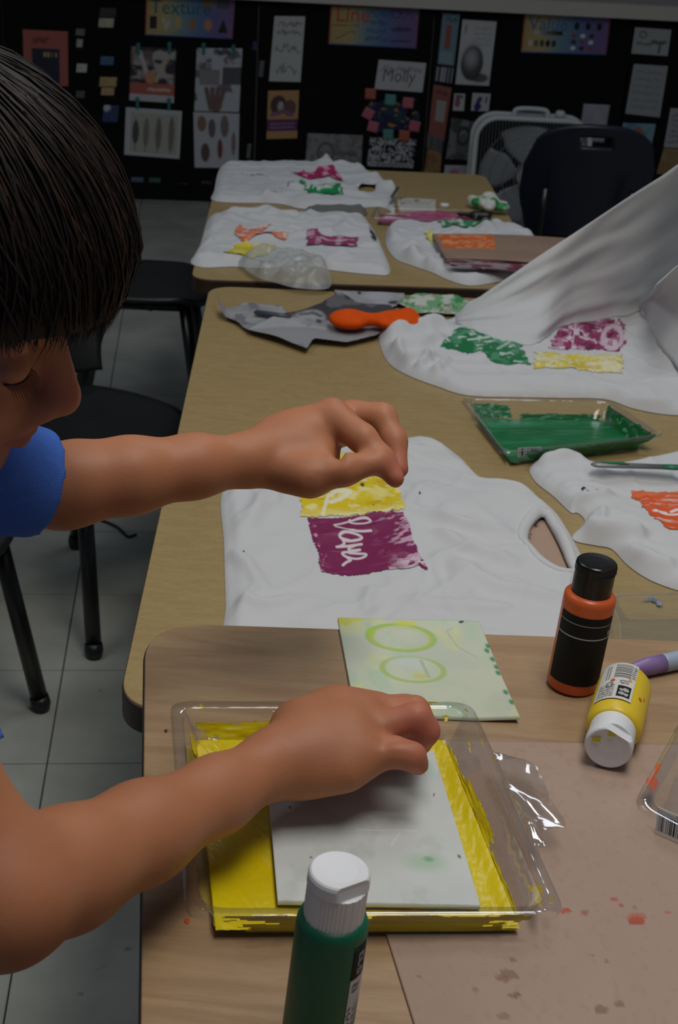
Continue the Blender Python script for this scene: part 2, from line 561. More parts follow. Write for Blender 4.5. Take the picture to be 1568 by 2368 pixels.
class Cloth:
    def __init__(s, name, poly_px, z0, holes_px=(), thick=0.012, wr=0.006, seed=1, res=0.004, ang=0.5, freq=14, edge=0.02,
                 parent=None, mat=None, stretch=2.6, rid=1.0, lumps=(), folds=(), auto=0):
        s.z0, s.thick, s.wr, s.seed, s.ang, s.freq, s.edge, s.stretch, s.rid, s.lumps = z0, thick, wr, seed, ang, freq, edge, stretch, rid, lumps
        s.folds = [(crom(np.array([W(a, b, z0 + thick)[:2] for a, b in p]), 4), h, w) for p, h, w in folds]
        s.poly = crom(np.array([W(a, b, z0)[:2] for a, b in poly_px]), 5, True)
        s.holes = [crom(np.array([W(a, b, z0 + thick)[:2] for a, b in h]), 5, True) for h in holes_px]
        lo = s.poly.min(0) - res; hi = s.poly.max(0) + res
        rf = np.random.default_rng(seed)
        for _ in range(auto):
            c_ = rf.uniform(lo, hi); a_ = ang + rf.normal(0, .6); L_ = rf.uniform(.05, .14)
            dv = np.array([math.cos(a_), math.sin(a_)]); pv = np.array([-dv[1], dv[0]]) * rf.uniform(-.02, .02)
            s.folds.append((crom(np.array([c_ - dv * L_, c_ + pv, c_ + dv * L_]), 3), rf.uniform(.004, .010), rf.uniform(.009, .016)))
        xs = np.arange(lo[0], hi[0], res); ys = np.arange(lo[1], hi[1], res)
        X, Y = np.meshgrid(xs, ys)
        xc, yc = X[:-1, :-1] + res / 2, Y[:-1, :-1] + res / 2
        _, _, _, ins = seg_dist(xc, yc, s.poly)
        for h in s.holes:
            ins &= ~seg_dist(xc, yc, h)[3]
        idx = np.arange(X.size).reshape(X.shape)
        F = np.stack([idx[:-1, :-1], idx[:-1, 1:], idx[1:, 1:], idx[1:, :-1]], -1)[ins]
        cnt = np.zeros(X.shape, int)
        for a in (0, 1):
            for b in (0, 1):
                cnt[a:X.shape[0] - 1 + a, b:X.shape[1] - 1 + b] += ins
        bd = (cnt > 0) & (cnt < 4)
        _, qx, qy, _ = seg_dist(X[bd], Y[bd], s.poly)
        dbest = np.hypot(qx - X[bd], qy - Y[bd])
        for h in s.holes:
            d2, hx, hy, _ = seg_dist(X[bd], Y[bd], h)
            m = d2 < dbest
            qx = np.where(m, hx, qx); qy = np.where(m, hy, qy); dbest = np.minimum(dbest, d2)
        X = X.copy(); Y = Y.copy()
        X[bd] = qx; Y[bd] = qy
        used = cnt.ravel() > 0
        xv, yv = X.ravel()[used], Y.ravel()[used]
        zv = s.z(xv, yv)
        mp = np.cumsum(used) - 1
        s.obj = mk(name, np.column_stack([xv, yv, zv]), mp[F], mat or M_CLOTH, parent, True)

    def z(s, x, y):
        d, _, _, ins = seg_dist(x, y, s.poly)
        d = np.where(ins, d, 0)
        for h in s.holes:
            dh, _, _, ih = seg_dist(x, y, h)
            d = np.minimum(d, np.where(ih, 0, dh) + 0.007)
        t = np.clip(d / s.edge, 0, 1)
        prof = np.sqrt(1 - (1 - t) ** 2)
        c, sn = math.cos(s.ang), math.sin(s.ang)
        a, b = (x * c + y * sn) * s.freq, (-x * sn + y * c) * s.freq * s.stretch
        wx = fbm(x * 5, y * 5, s.seed + 3, 2) * 3
        r1 = 1 - np.abs(2 * fbm(a * 0.6 + wx, b * 0.6 + wx, s.seed, 2) - 1)
        r1 = r1 ** 3
        a2, b2 = (x * sn - y * c) * s.freq * 0.8, (x * c + y * sn) * s.freq * 1.9
        r2 = (1 - np.abs(2 * fbm(a2 + wx, b2, s.seed + 9, 2) - 1)) ** 4
        soft = fbm(x * 7, y * 7, s.seed + 21, 2)
        w = (s.rid * (0.50 * r1 + 0.35 * r2) + 0.9 * soft) * s.wr
        z = s.z0 + 0.0012 + s.thick * prof * (0.75 + 0.25 * soft) + w * sstep(0, 0.02, d)
        for pts, h, w in s.folds:
            dm = np.full(x.shape, 9.0)
            n_ = len(pts) - 1
            tm = np.zeros(x.shape)
            for i in range(n_):
                a_, b_ = pts[i], pts[i + 1]; ab = b_ - a_
                t_ = np.clip(((x - a_[0]) * ab[0] + (y - a_[1]) * ab[1]) / (ab @ ab + 1e-12), 0, 1)
                dd = np.hypot(x - a_[0] - t_ * ab[0], y - a_[1] - t_ * ab[1])
                m_ = dd < dm
                dm = np.where(m_, dd, dm); tm = np.where(m_, (i + t_) / n_, tm)
            z = z + h * np.exp(-(dm / w) ** 2) * sstep(0, .25, tm) * sstep(1, .75, tm) * sstep(0, .012, d)
        for (lx, ly, lr, lh) in s.lumps:
            z = z + lh * np.exp(-((x - lx) ** 2 + (y - ly) ** 2) / lr ** 2) * sstep(0, 0.03, d)
        return z

    def patch(s, name, corners_px, cv, parent, off=0.0011, mat=None, label=None):
        c = [W(a, b, s.z0 + s.thick)[:2] for a, b in corners_px]
        u, v = cv.u[..., None], cv.v[..., None]
        xy = (c[0] * (1 - u) + c[1] * u) * (1 - v) + (c[3] * (1 - u) + c[2] * u) * v
        z = s.z(xy[..., 0].ravel(), xy[..., 1].ravel()).reshape(xy.shape[:2]) + off
        V = np.concatenate([xy, z[..., None]], -1).reshape(-1, 3)
        ny, nx = cv.ny, cv.nx
        idx = np.arange((ny + 1) * (nx + 1)).reshape(ny + 1, nx + 1)
        cell = cv.mask[:-1, :-1] & cv.mask[1:, :-1] & cv.mask[:-1, 1:] & cv.mask[1:, 1:]
        F = np.stack([idx[:-1, :-1], idx[1:, :-1], idx[1:, 1:], idx[:-1, 1:]], -1)[cell]
        used = np.zeros(len(V), bool); used[F.ravel()] = True
        mp = np.cumsum(used) - 1
        return mk(name, V[used], mp[F], mat or M_PRINT, parent, True, cv.c.reshape(-1, 3)[used], label)

    def band(s, hole, wid, parent, name='collar', rise=0.003):
        """ribbed band round a neck opening"""
        h = s.holes[hole]; n = len(h)
        area2 = np.sum(h[:, 0] * np.roll(h[:, 1], -1) - np.roll(h[:, 0], -1) * h[:, 1])
        t = np.roll(h, -1, 0) - np.roll(h, 1, 0); t /= np.linalg.norm(t, axis=1)[:, None]
        nr = np.column_stack([t[:, 1], -t[:, 0]]) * (1 if area2 > 0 else -1)
        V = []
        prof = [(0.0, -0.004), (-0.001, 0.001), (0.15, 0.9), (0.5, 1.0), (0.85, 0.8), (1.0, 0.15), (1.03, -0.5)]
        for (k, hgt) in prof:
            q = h + nr * wid * k
            zz = s.z(q[:, 0], q[:, 1]) + rise * hgt
            V.append(np.column_stack([q, zz]))
        m = len(prof); F = []
        for k in range(m - 1):
            for j in range(n):
                F.append((k * n + j, k * n + (j + 1) % n, (k + 1) * n + (j + 1) % n, (k + 1) * n + j))
        return mk(name, np.vstack(V), F, M_RIB, parent, True)


def blotch(cv, seed, rough=0.06, freq=5, pts=None):
    """ragged outline for a hand-made print: keep where inside the polygon (u,v) with noisy border"""
    if pts is None: pts = [(0.04, 0.04), (0.96, 0.04), (0.96, 0.96), (0.04, 0.96)]
    d, _, _, ins = seg_dist(cv.u, cv.v, np.array(pts, float))
    sd = np.where(ins, d, -d)
    nz = (fbm(cv.u * freq, cv.v * freq, seed, 4) - 0.5) * 2 * rough + (fbm(cv.u * freq * 5, cv.v * freq * 5, seed + 5, 2) - 0.5) * rough
    cv.mask &= (sd + nz) > 0
    return cv


def holes(cv, seed, fu, fv, thr):
    """leave out specks where the paint missed the cloth"""
    cv.mask &= fbm(cv.u * fu, cv.v * fv, seed, 4) < thr
    return cv

# ================================================================== the room
ROOM = 0.115
UX = np.array([math.cos(ROOM), math.sin(ROOM), 0]); UY = np.array([-math.sin(ROOM), math.cos(ROOM), 0])
TILE = 0.287
ORG = W(191, 1276, 0)            # a tile joint seen on the floor
ORG = ORG - UY * 0.187


def flr(i, j): return ORG + UX * TILE * i + UY * TILE * j


def tile_mat():
    m, nt, b = nodes('vinyl_tile')
    tc = nt.nodes.new('ShaderNodeTexCoord'); n1 = nt.nodes.new('ShaderNodeTexNoise'); n2 = nt.nodes.new('ShaderNodeTexNoise')
    oi = nt.nodes.new('ShaderNodeObjectInfo')
    n1.inputs['Scale'].default_value = 7; n1.inputs['Detail'].default_value = 6; n2.inputs['Scale'].default_value = 46; n2.inputs['Detail'].default_value = 2
    geo = nt.nodes.new('ShaderNodeNewGeometry')
    r1 = nt.nodes.new('ShaderNodeValToRGB'); r1.color_ramp.elements[0].color = (*lin((152, 155, 146)), 1); r1.color_ramp.elements[1].color = (*lin((176, 179, 170)), 1)
    r1.color_ramp.elements[0].position = 0.3; r1.color_ramp.elements[1].position = 0.7
    r2 = nt.nodes.new('ShaderNodeValToRGB'); r2.color_ramp.elements[0].position = 0.70; r2.color_ramp.elements[1].position = 0.78
    r2.color_ramp.elements[0].color = (0, 0, 0, 1); r2.color_ramp.elements[1].color = (0.5, 0.5, 0.5, 1)
    mx = nt.nodes.new('ShaderNodeMix'); mx.data_type = 'RGBA'; mx.inputs[7].default_value = (*lin((70, 70, 66)), 1)
    L = nt.links.new
    L(geo.outputs['Position'], n1.inputs['Vector']); L(geo.outputs['Position'], n2.inputs['Vector'])
    L(n1.outputs['Fac'], r1.inputs[0]); L(n2.outputs['Fac'], r2.inputs[0]); L(r2.outputs[0], mx.inputs[0]); L(r1.outputs[0], mx.inputs[6])
    L(mx.outputs[2], b.inputs['Base Color']); setp(b, Roughness=0.34); b.inputs['Specular IOR Level'].default_value = 0.4
    return m


M_TILE = tile_mat()
M_GROUT = plain('tile_joint', (70, 70, 66), 0.8, var=(20, 0.15))
q = [flr(-15, -9), flr(17, -9), flr(17, 16), flr(-15, 16)]
floor = mk('floor', [(p[0], p[1], -0.012 + dz) for dz in (-0.05, 0.0) for p in q],
           [(3, 2, 1, 0), (4, 5, 6, 7), (0, 1, 5, 4), (1, 2, 6, 5), (2, 3, 7, 6), (3, 0, 4, 7)], M_GROUT)
tag(floor, 'grey speckled vinyl tile floor with thin dark joints', None, None, 'structure')
# tiles
h = TILE / 2 - 0.0012
tv = [(-h, -h, -.012), (h, -h, -.012), (h, h, -.012), (-h, h, -.012), (-h, -h, -0.0006), (h, -h, -0.0006), (h, h, -0.0006), (-h, h, -0.0006),
      (-h + .0012, -h + .0012, 0), (h - .0012, -h + .0012, 0), (h - .0012, h - .0012, 0), (-h + .0012, h - .0012, 0)]
tf = [(0, 1, 5, 4), (1, 2, 6, 5), (2, 3, 7, 6), (3, 0, 4, 7), (4, 5, 9, 8), (5, 6, 10, 9), (6, 7, 11, 10), (7, 4, 8, 11), (8, 9, 10, 11)]
tme = bpy.data.meshes.new('floor_tile'); tme.from_pydata([tuple(rotz(ROOM) @ np.array(v)) for v in tv], [], tf); tme.materials.append(M_TILE)
fl = wloc(floor)
cnt = 0
rest = Geo()
for i in range(-15, 17):
    for j in range(-9, 16):
        p = flr(i + 0.5, j + 0.5)
        if p[1] > 6.2 + 0.115 * p[0]: continue
        if -7 <= i <= 4 and -5 <= j <= 14:
            o = bpy.data.objects.new('floor_tile', tme); COL.objects.link(o); o.parent = floor; o.location = Vector(p - fl)
        else:
            rest.add(np.array([rotz(ROOM) @ np.array(v) for v in tv]) + p, tf)
ro = rest.build('floor_tile_field', M_TILE, floor); ro['kind'] = 'stuff'

WP = W(490, 463, 0)
WN = np.array([math.sin(ROOM), -math.cos(ROOM), 0])


def wallpt(px, py, off=0.0):
    r = ray(px, py)
    t = ((WP - CAM) @ WN + off) / (r @ WN)
    return CAM + r * t


def wl(a, z, off=0.0): return WP + UX * a + np.array([0, 0, z]) + WN * off


ZTOP = wallpt(784, 8)[2]
M_BLACKW = plain('black_board', (13, 13, 14), 0.85, 0.2, var=(6, 0.3), bmp=(120, 0.3, 0.001))
M_SILL = plain('sill_paint', (196, 192, 180), 0.6, 0.3, var=(8, 0.06))
M_WALLU = plain('wall_paint', (150, 150, 146), 0.8, 0.2, var=(5, 0.05))
g = Geo(); g.box(wl(0.0, 1.35, -0.06), (9.0, 0.1, 2.7), rotz(ROOM)); wall = g.build('wall_back', M_WALLU)
tag(wall, 'back wall of the classroom, faced with black display boards below the sill', None, None, 'structure')
bx = [wallpt(p, 250) for p in (-1900, -1250, -620, 14, 592, 988, 1438, 1900, 2500)]
ba = [(b - WP) @ UX for b in bx]
for a, b in zip(ba[:-1], ba[1:]):
    g = Geo(); g.box(wl((a + b) / 2, ZTOP / 2 + 0.02, 0.0), (b - a - 0.006, 0.03, ZTOP - 0.04), rotz(ROOM)); g.build('board_panel', M_BLACKW, wall)
g = Geo(); g.box(wl(0.0, ZTOP + 0.03, 0.03), (9.0, 0.09, 0.055), rotz(ROOM)); t = g.build('trim_1', M_SILL)
tag(t, 'pale painted sill running above the black display boards', None, None, 'structure')
g = Geo(); g.box(wl(0.0, 0.035, 0.02), (9.0, 0.02, 0.07), rotz(ROOM)); t = g.build('baseboard_back', M_BLACKW)
tag(t, 'black baseboard under the display boards', None, None, 'structure')

# ------------------------------------------------------------------ tables


def table(name, label, corners, rad, zt, thick, mat, legs, topmat_rough=None):
    c = np.array([p[:2] for p in corners])
    base = thing(name, label, 'table', (*c.mean(0), 0))
    out = round_poly(c, rad, 26)
    d = out - c.mean(0); L = np.linalg.norm(d, axis=1)[:, None]
    V, F = slab(out - d / L * 0.002, zt - thick * 0.5, zt, 0.0015); mk('table_top', V, F, mat, base)
    V, F = slab(out, zt - thick, zt - 0.0016, 0.003); mk('edge_band', V, F, M_EDGE, base)
    for (u, v) in legs:
        p = (c[0] * (1 - u) + c[1] * u) * (1 - v) + (c[3] * (1 - u) + c[2] * u) * v
        g = Geo(); g.tube([(p[0], p[1], 0.012), (p[0], p[1], zt - thick)], 0.016, 14)
        lg = g.build('leg', M_BLACKM, base, True)
        g = Geo(); g.tube([(p[0], p[1], 0.0), (p[0], p[1], 0.025)], 0.02, 14); g.build('foot', M_BLACKP, lg)
    return base


ZT, ZN = 0.60, 0.74
d2 = W(484, 660, ZT) - W(268, 1630, ZT); L2 = np.linalg.norm(d2); d2 /= L2; n2 = np.array([d2[1], -d2[0], 0])
fl2, nl2 = W(484, 660, ZT), W(268, 1640, ZT)
LEGS4 = [(0.12, 0.1), (0.88, 0.1), (0.88, 0.9), (0.12, 0.9)]
table('classroom_table', 'pale laminate table in the middle, carrying the shirt with the yellow and maroon prints',
      [fl2, fl2 + n2 * 0.86, nl2 + n2 * 0.86, nl2], 0.055, ZT, 0.03, M_LAM, LEGS4)
fl3, nl3 = W(511, 379, ZT), W(440, 644, ZT)
fr3 = W(1122, 404, ZT)
nr3 = nl3 + (fr3 - fl3) * 1.0
table('classroom_table', 'farthest pale laminate table, nearest to the black display boards', [fl3, fr3, nr3, nl3], 0.045, ZT, 0.03, M_LAM, LEGS4)
n_fl = W(332, 1436, ZN); n_nl = n_fl + (W(334, 2366, ZN) - W(341, 1520, ZN)) / np.linalg.norm(W(334, 2366, ZN) - W(341, 1520, ZN)) * 0.92
n_fr = n_fl + np.array([0.72, 0.72 * 0.052, 0]); n_nr = n_nl + np.array([0.72, 0.72 * 0.052, 0])
table('work_table', 'nearest and tallest table with maple grain, holding the tray of yellow paint', [n_fl, n_fr, n_nr, n_nl], 0.062, ZN, 0.03, M_MAPLE,
      [(0.12, 0.1), (0.88, 0.1), (0.88, 0.92), (0.12, 0.92)])

# ------------------------------------------------------------------ chairs


def chair(label, loc, rz, mat, seat_z=0.37, w=0.34, d=0.33, back_h=0.26, hole=True, group='plastic school chairs'):
    c = thing('school_chair', label, 'chair', loc, group)
    R = rotz(rz); o = np.array(loc, float)
    def T(v): return np.asarray(v) @ R.T + o
    # seat shell
    n = 20
    uu, vv = np.meshgrid(np.linspace(-1, 1, n + 1), np.linspace(-1, 1, n + 1))
    x = uu * np.sqrt(1 - 0.32 * vv ** 2) * d / 2; y = vv * np.sqrt(1 - 0.32 * uu ** 2) * w / 2
    z = seat_z - 0.014 * (1 - uu ** 2) * (1 - vv ** 2) - 0.03 * np.clip(uu - 0.6, 0, 1) ** 1.5 * 2 + 0.008 * vv ** 2
    V = np.column_stack([x.ravel(), y.ravel(), z.ravel()])
    idx = np.arange((n + 1) ** 2).reshape(n + 1, n + 1)
    F = np.stack([idx[:-1, :-1], idx[:-1, 1:], idx[1:, 1:], idx[1:, :-1]], -1).reshape(-1, 4)
    s = mk('seat', T(V), F, mat, c, True)
    m = s.modifiers.new('thick', 'SOLIDIFY'); m.thickness = 0.014; m.offset = -1
    # backrest shell
    n = 32
    uu, vv = np.meshgrid(np.linspace(-1, 1, n + 1), np.linspace(0, 1, n + 1))
    wid = (0.82 + 0.18 * sstep(0, 0.5, vv)) * (1 - 0.12 * np.clip(vv - 0.75, 0, 1) * 4 * np.abs(uu) ** 3)
    y = uu * wid * w / 2
    ztop = 1 - 0.16 * np.abs(uu) ** 2.6 * 1.0
    z = seat_z + 0.05 + vv * ztop * back_h
    x = -d / 2 + 0.035 - 0.10 * vv * (0.6 + 0.4 * vv) - 0.0 + 0.045 * uu ** 2
    V = np.column_stack([x.ravel(), y.ravel(), z.ravel()])
    keep = np.ones((n, n), bool)
    if hole:
        uc = (uu[:-1, :-1] + uu[1:, 1:]) / 2; vc = (vv[:-1, :-1] + vv[1:, 1:]) / 2
        keep = ~((np.abs(uc) < 0.23) & (vc > 0.80) & (vc < 0.90))
    idx = np.arange((n + 1) ** 2).reshape(n + 1, n + 1)
    F = np.stack([idx[:-1, :-1], idx[:-1, 1:], idx[1:, 1:], idx[1:, :-1]], -1)[keep]
    s = mk('backrest', T(V), F, mat, c, True)
    m = s.modifiers.new('thick', 'SOLIDIFY'); m.thickness = 0.012; m.offset = 0
    for sy in (-1, 1):
        for (x0, x1) in ((0.10, 0.15), (-0.10, -0.18)):
            p0 = T((x0, sy * w * 0.36, seat_z - 0.02)); p1 = T((x1, sy * w * 0.46, 0.012))
            g = Geo(); g.tube([p0, p0 * 0.5 + p1 * 0.5, p1], 0.0145, 14); lg = g.build('leg', M_BLACKM, c, True)
            dd = (p1 - p0) / np.linalg.norm(p1 - p0)
            g = Geo(); g.tube([p1 - dd * 0.016, p1 - dd * 0.002, p1 + np.array([0, 0, -0.012])], [0.0160, 0.0172, 0.0145], 14); g.build('foot_cap', M_BLACKP, lg, True)
    g = Geo()
    for sy in (-1, 1):
        g.tube([T((0.11, sy * w * 0.36, seat_z - 0.026)), T((-0.11, sy * w * 0.36, seat_z - 0.026)), T((-d / 2 + 0.01, sy * w * 0.33, seat_z + 0.02)),
                T((-d / 2 - 0.035, sy * w * 0.33, seat_z + back_h * 0.62))], 0.010, 10)
    g.tube([T((0.02, -w * 0.36, seat_z - 0.03)), T((0.02, w * 0.36, seat_z - 0.03))], 0.009, 8)
    g.build('frame', M_BLACKM, c, True)
    return c


cB = W(262, 962, 0.38)
chair('black plastic chair with its seat showing just beyond the child\'s face', (-0.475, 2.42, 0), -0.55, M_BLACKP, 0.37)
chair('black plastic chair half hidden behind the child\'s hair, beside the gap between the tables', (-0.50, 3.33, 0), 0.06, M_BLACKP, 0.39)
chair('black plastic chair whose slanting leg stands lowest at the left edge', (-0.68, 1.93, 0), -0.35, M_BLACKP, 0.37)
chair('dark navy plastic chair with a handle slot, in front of the box fan', (0.60, 3.92, 0), math.pi / 2 + 0.02, M_NAVYP, 0.40, w=0.345, back_h=0.315, group=None)

# ------------------------------------------------------------------ box fan
FZ = 5.55
fc = P(1230, 300, FZ)
fy = fc[1]; fx = fc[0]
S = 0.45
fan = thing('box_fan', 'white box fan with rounded frame standing behind the navy chair', 'fan', (fx, fy, 0))
RF = rotz(0.06)


def FT(x, y, z): return np.array([fx, fy, 0]) + RF @ np.array([x, y, z])


M_FANW = plain('fan_enamel', (205, 208, 206), 0.4, 0.5, var=(12, 0.03))
M_FANB = plain('fan_blade', (168, 172, 176), 0.45, 0.4, var=(12, 0.04))
M_WIRE = plain('fan_wire', (120, 124, 124), 0.45, 0.4, var=(12, 0.04))
rr = rrect(S, S, 0.085, 8); zc = 0.025 + S / 2
ring = [FT(a, 0, zc + b) for a, b in rr]; ring.append(ring[0])
g = Geo()
for yy in (-0.05, 0.05):
    g.tube([FT(a, yy, zc + b) for a, b in np.vstack([rr, rr[:1]])], 0.0105, 8, cap=False)
V = []; F = []
for k, (a, b) in enumerate(rr): V += [FT(a, -0.05, zc + b), FT(a, 0.05, zc + b)]
for k in range(len(rr)): F.append((2 * k, 2 * ((k + 1) % len(rr)), 2 * ((k + 1) % len(rr)) + 1, 2 * k + 1))
g.add(V, F); g.build('frame', M_FANW, fan, True)
g = Geo()
for k in range(-17, 18):
    xx = k * 0.0125; hh = S / 2 - 0.008
    if abs(xx) > S / 2 - 0.085: hh = S / 2 - 0.085 + math.sqrt(max(0.085 ** 2 - (abs(xx) - S / 2 + 0.085) ** 2, 0))
    g.tube([FT(xx, -0.052, zc - hh), FT(xx, -0.056, zc), FT(xx, -0.052, zc + hh)], 0.0012, 5)
for r in (0.06, 0.11, 0.16, 0.2):
    a = np.linspace(0, 2 * math.pi, 33)
    g.tube([FT(r * math.cos(t), -0.057, zc + r * math.sin(t)) for t in a], 0.0014, 5, cap=False)
gr = g.build('grille', M_WIRE, fan); gr['kind'] = 'stuff'
for k in range(5):
    a0 = k * 2 * math.pi / 5 + 0.5; V = []; n = 8
    for i in range(n + 1):
        for j in range(n + 1):
            r = 0.04 + 0.155 * i / n; w = (0.35 + 0.35 * math.sin(math.pi * min(i / n, 0.8))) * (j / n - 0.5) * 1.7
            V.append(FT(r * math.cos(a0 + w), (j / n - 0.5) * 0.05 * (0.4 + i / n), zc + r * math.sin(a0 + w)))
    F = [(i * (n + 1) + j, i * (n + 1) + j + 1, (i + 1) * (n + 1) + j + 1, (i + 1) * (n + 1) + j) for i in range(n) for j in range(n)]
    b = mk('blade', V, F, M_FANB, fan, True); m = b.modifiers.new('thick', 'SOLIDIFY'); m.thickness = 0.004
g = Geo(); g.tube([FT(0, -0.03, zc), FT(0, 0.03, zc)], 0.045, 20); g.build('hub', M_FANB, fan)
g = Geo(); g.tube(crom([FT(-0.075, 0, zc + S / 2), FT(-0.075, 0, zc + S / 2 + 0.022), FT(-0.05, 0, zc + S / 2 + 0.032), FT(0.03, 0, zc + S / 2 + 0.032), FT(0.055, 0, zc + S / 2 + 0.022), FT(0.055, 0, zc + S / 2)], 4), 0.009, 8)
g.build('handle', M_FANW, fan, True)
V, F = lathe([(0.02, 0), (0.02, 0.012), (0.017, 0.02), (0.012, 0.024)], 16, np.eye(3), FT(0.105, 0, zc + S / 2 + 0.008)); mk('knob', V, F, M_FANW, fan, True)
for sx in (-1, 1):
    g = Geo(); g.box(FT(sx * 0.15, 0, 0.0125), (0.05, 0.16, 0.025), RF); g.build('foot', M_FANW, fan)

# ------------------------------------------------------------------ papers on the display boards
WOFF = 0.0185


def wq(pts, off=WOFF): return [wallpt(a, b, off) for a, b in pts]


def poster(name, label, cat, pts, cv, group=None, off=WOFF):
    g_ = (cv.c * (.3, .59, .11)).sum(-1, keepdims=True)
    cv.c = (cv.c * .72 + g_ * .28) * .86          # all sheet colours mixed towards grey and darkened evenly
    o = sheet(name, wq(pts, off), cv, M_POSTER, None, 0.0012, nrm=WN)
    tag(o, label, cat, group)
    return o


RAIN = [(0, (196, 160, 60)), (0.22, (200, 176, 80)), (0.42, (110, 160, 170)), (0.6, (80, 130, 185)), (0.8, (110, 100, 170)), (1, (130, 95, 160))]


def rainbow(pts, word, wcol, seed, label, tsize, tpos, extra):
    cv = Canvas(150, 66, (200, 180, 90), 2.2, 1.0).grad(RAIN)
    extra(cv)
    b = 0.018
    for rct in ((0, 0, 1, 0.04), (0, 0, b, 1)): cv.rect(*rct, (190, 60, 60))
    for rct in ((0, 0.96, 1, 1),): cv.rect(*rct, (70, 90, 170))
    cv.rect(1 - b, 0, 1, 1, (150, 60, 110))
    o = poster('element_poster', label, 'poster', pts, cv, 'rainbow art element posters')
    q = wq(pts, WOFF + 0.0012); tl, tr, br, bl = q
    ux = (tr - tl); uy = (tl - bl)
    text_mesh('lettering', word, tl + ux * tpos[0] - uy * tpos[1], ux / np.linalg.norm(ux), uy / np.linalg.norm(uy), tsize, plain('lettering_' + word.lower(), wcol, 0.5), o)
    return o


def ex_texture(cv):
    cv.rect(0.64, 0.05, 0.76, 0.26, (150, 110, 50)).rect(0.80, 0.05, 0.94, 0.28, (90, 88, 100))
    cv.rect(0.05, 0.52, 0.13, 0.82, (40, 34, 30)).line([(0.2, .58), (0.24, .8), (0.27, .62)], 0.03, (200, 200, 190))
    cv.ell(0.37, 0.66, 0.035, 0.16, (205, 170, 60)).line([(0.48, .6), (0.58, .76)], 0.025, (180, 110, 50)).line([(0.53, .54), (0.53, .82)], 0.025, (180, 110, 50)).line([(0.58, .6), (0.48, .76)], 0.025, (180, 110, 50))
    cv.ell(0.71, 0.68, 0.045, 0.13, (214, 130, 40)); 
    cv.put(((cv.v > 0.55) & (cv.v < 0.85) & (np.abs(cv.u - 0.88) < (cv.v - 0.52) * 0.17)), (36, 30, 40))
    cv.scrib(0.05, 0.86, 0.93, 0.93, 1, (70, 70, 110), 4, 0.008, 0.5)


def ex_line(cv):
    cv.line([(0.03, .5), (0.33, .48)], 0.012, (150, 90, 60)).line([(0.08, .85), (0.26, .62), (0.3, .7)], 0.012, (150, 100, 60))
    cv.scrib(0.42, 0.08, 0.66, 0.9, 4, (50, 80, 150), 5, 0.010, 0.75)
    cv.ring(0.74, 0.16, 0.05, 0.1, 0.3, (90, 70, 140)).line([(0.82, .28), (0.88, .1), (0.93, .25)], 0.015, (90, 70, 140))
    cv.scrib(0.7, 0.45, 0.92, 0.62, 1, (60, 40, 70), 6, 0.016, 0.8).line([(0.7, .84), (0.93, .82)], 0.014, (60, 40, 70))


def ex_value(cv):
    for k in range(12): cv.rect(0.14 + k * 0.027, 0.42, 0.167 + k * 0.027, 0.53, tuple(int(200 - 16 * k) for _ in range(3)))
    for k, c in enumerate(((215, 205, 190), (120, 110, 90), (80, 74, 60), (30, 28, 26), (60, 50, 40))): cv.ell(0.10 + 0.068 * k, 0.74, 0.026, 0.09, c)
    for k in range(3): cv.ell(0.62 + 0.13 * k, 0.27, 0.03, 0.10, (26, 26, 44))
    for i in range(3):
        for j in range(3): cv.ell(0.60 + 0.10 * i, 0.52 + 0.16 * j, 0.03, 0.055, [(180, 40, 60), (235, 230, 230), (60, 40, 70)][(i + 2 * j) % 3])


rainbow([(338, -14), (545, -6), (538, 91), (335, 82)], 'Texture', (34, 100, 110), 1, 'rainbow poster headed Texture with small pictures below', 0.075, (0.05, 0.45), ex_texture)
rainbow([(765, 12), (971, 20), (963, 113), (759, 103)], 'Line', (200, 70, 50), 2, 'rainbow poster headed Line with thin drawn lines', 0.085, (0.06, 0.40), ex_line)
rainbow([(1213, 31), (1413, 39), (1402, 128), (1204, 122)], 'Value', (60, 110, 180), 3, 'rainbow poster headed Value with rows of dots', 0.075, (0.06, 0.40), ex_value)

# orange poster at the far left
cv = Canvas(50, 60, (196, 84, 62), 1.0, 1.2); cv.rect(0.2, 0.32, 0.8, 0.95, (40, 40, 70)).bars(0.4, 0.4, 0.75, 0.48, 4, (200, 160, 60)).scrib(0.25, 0.12, 0.55, 0.24, 1, (130, 40, 40), 8, 0.03)
poster('notice_poster', 'orange red poster with a dark panel, just above the child\'s hair', 'poster', [(52, 68), (157, 73), (158, 200), (56, 196)], cv)
# photo poster with orange band
cv = Canvas(60, 72, (120, 100, 90), 1, 1.2)
cv.noise(7, 3, 11, .4, .6, (190, 180, 175)).noise(3, 8, 12, .5, .65, (60, 50, 60)).line([(0.2, 0.1), (0.42, 0.6)], 0.05, (200, 190, 190)).line([(0.8, 0.15), (0.58, 0.6)], 0.05, (200, 180, 150)).ell(0.45, 0.55, 0.12, 0.12, (220, 140, 80))
cv.rect(0, 0.66, 1, 0.87, (206, 84, 56)).rect(0, 0.87, 1, 1, (200, 204, 206)).scrib(0.4, 0.74, 0.9, 0.8, 1, (230, 200, 180), 5, 0.02)
poster('photo_poster', 'poster of a photograph with an orange band, clipped below the Texture poster', 'poster', [(303, 107), (408, 113), (402, 239), (299, 232)], cv)
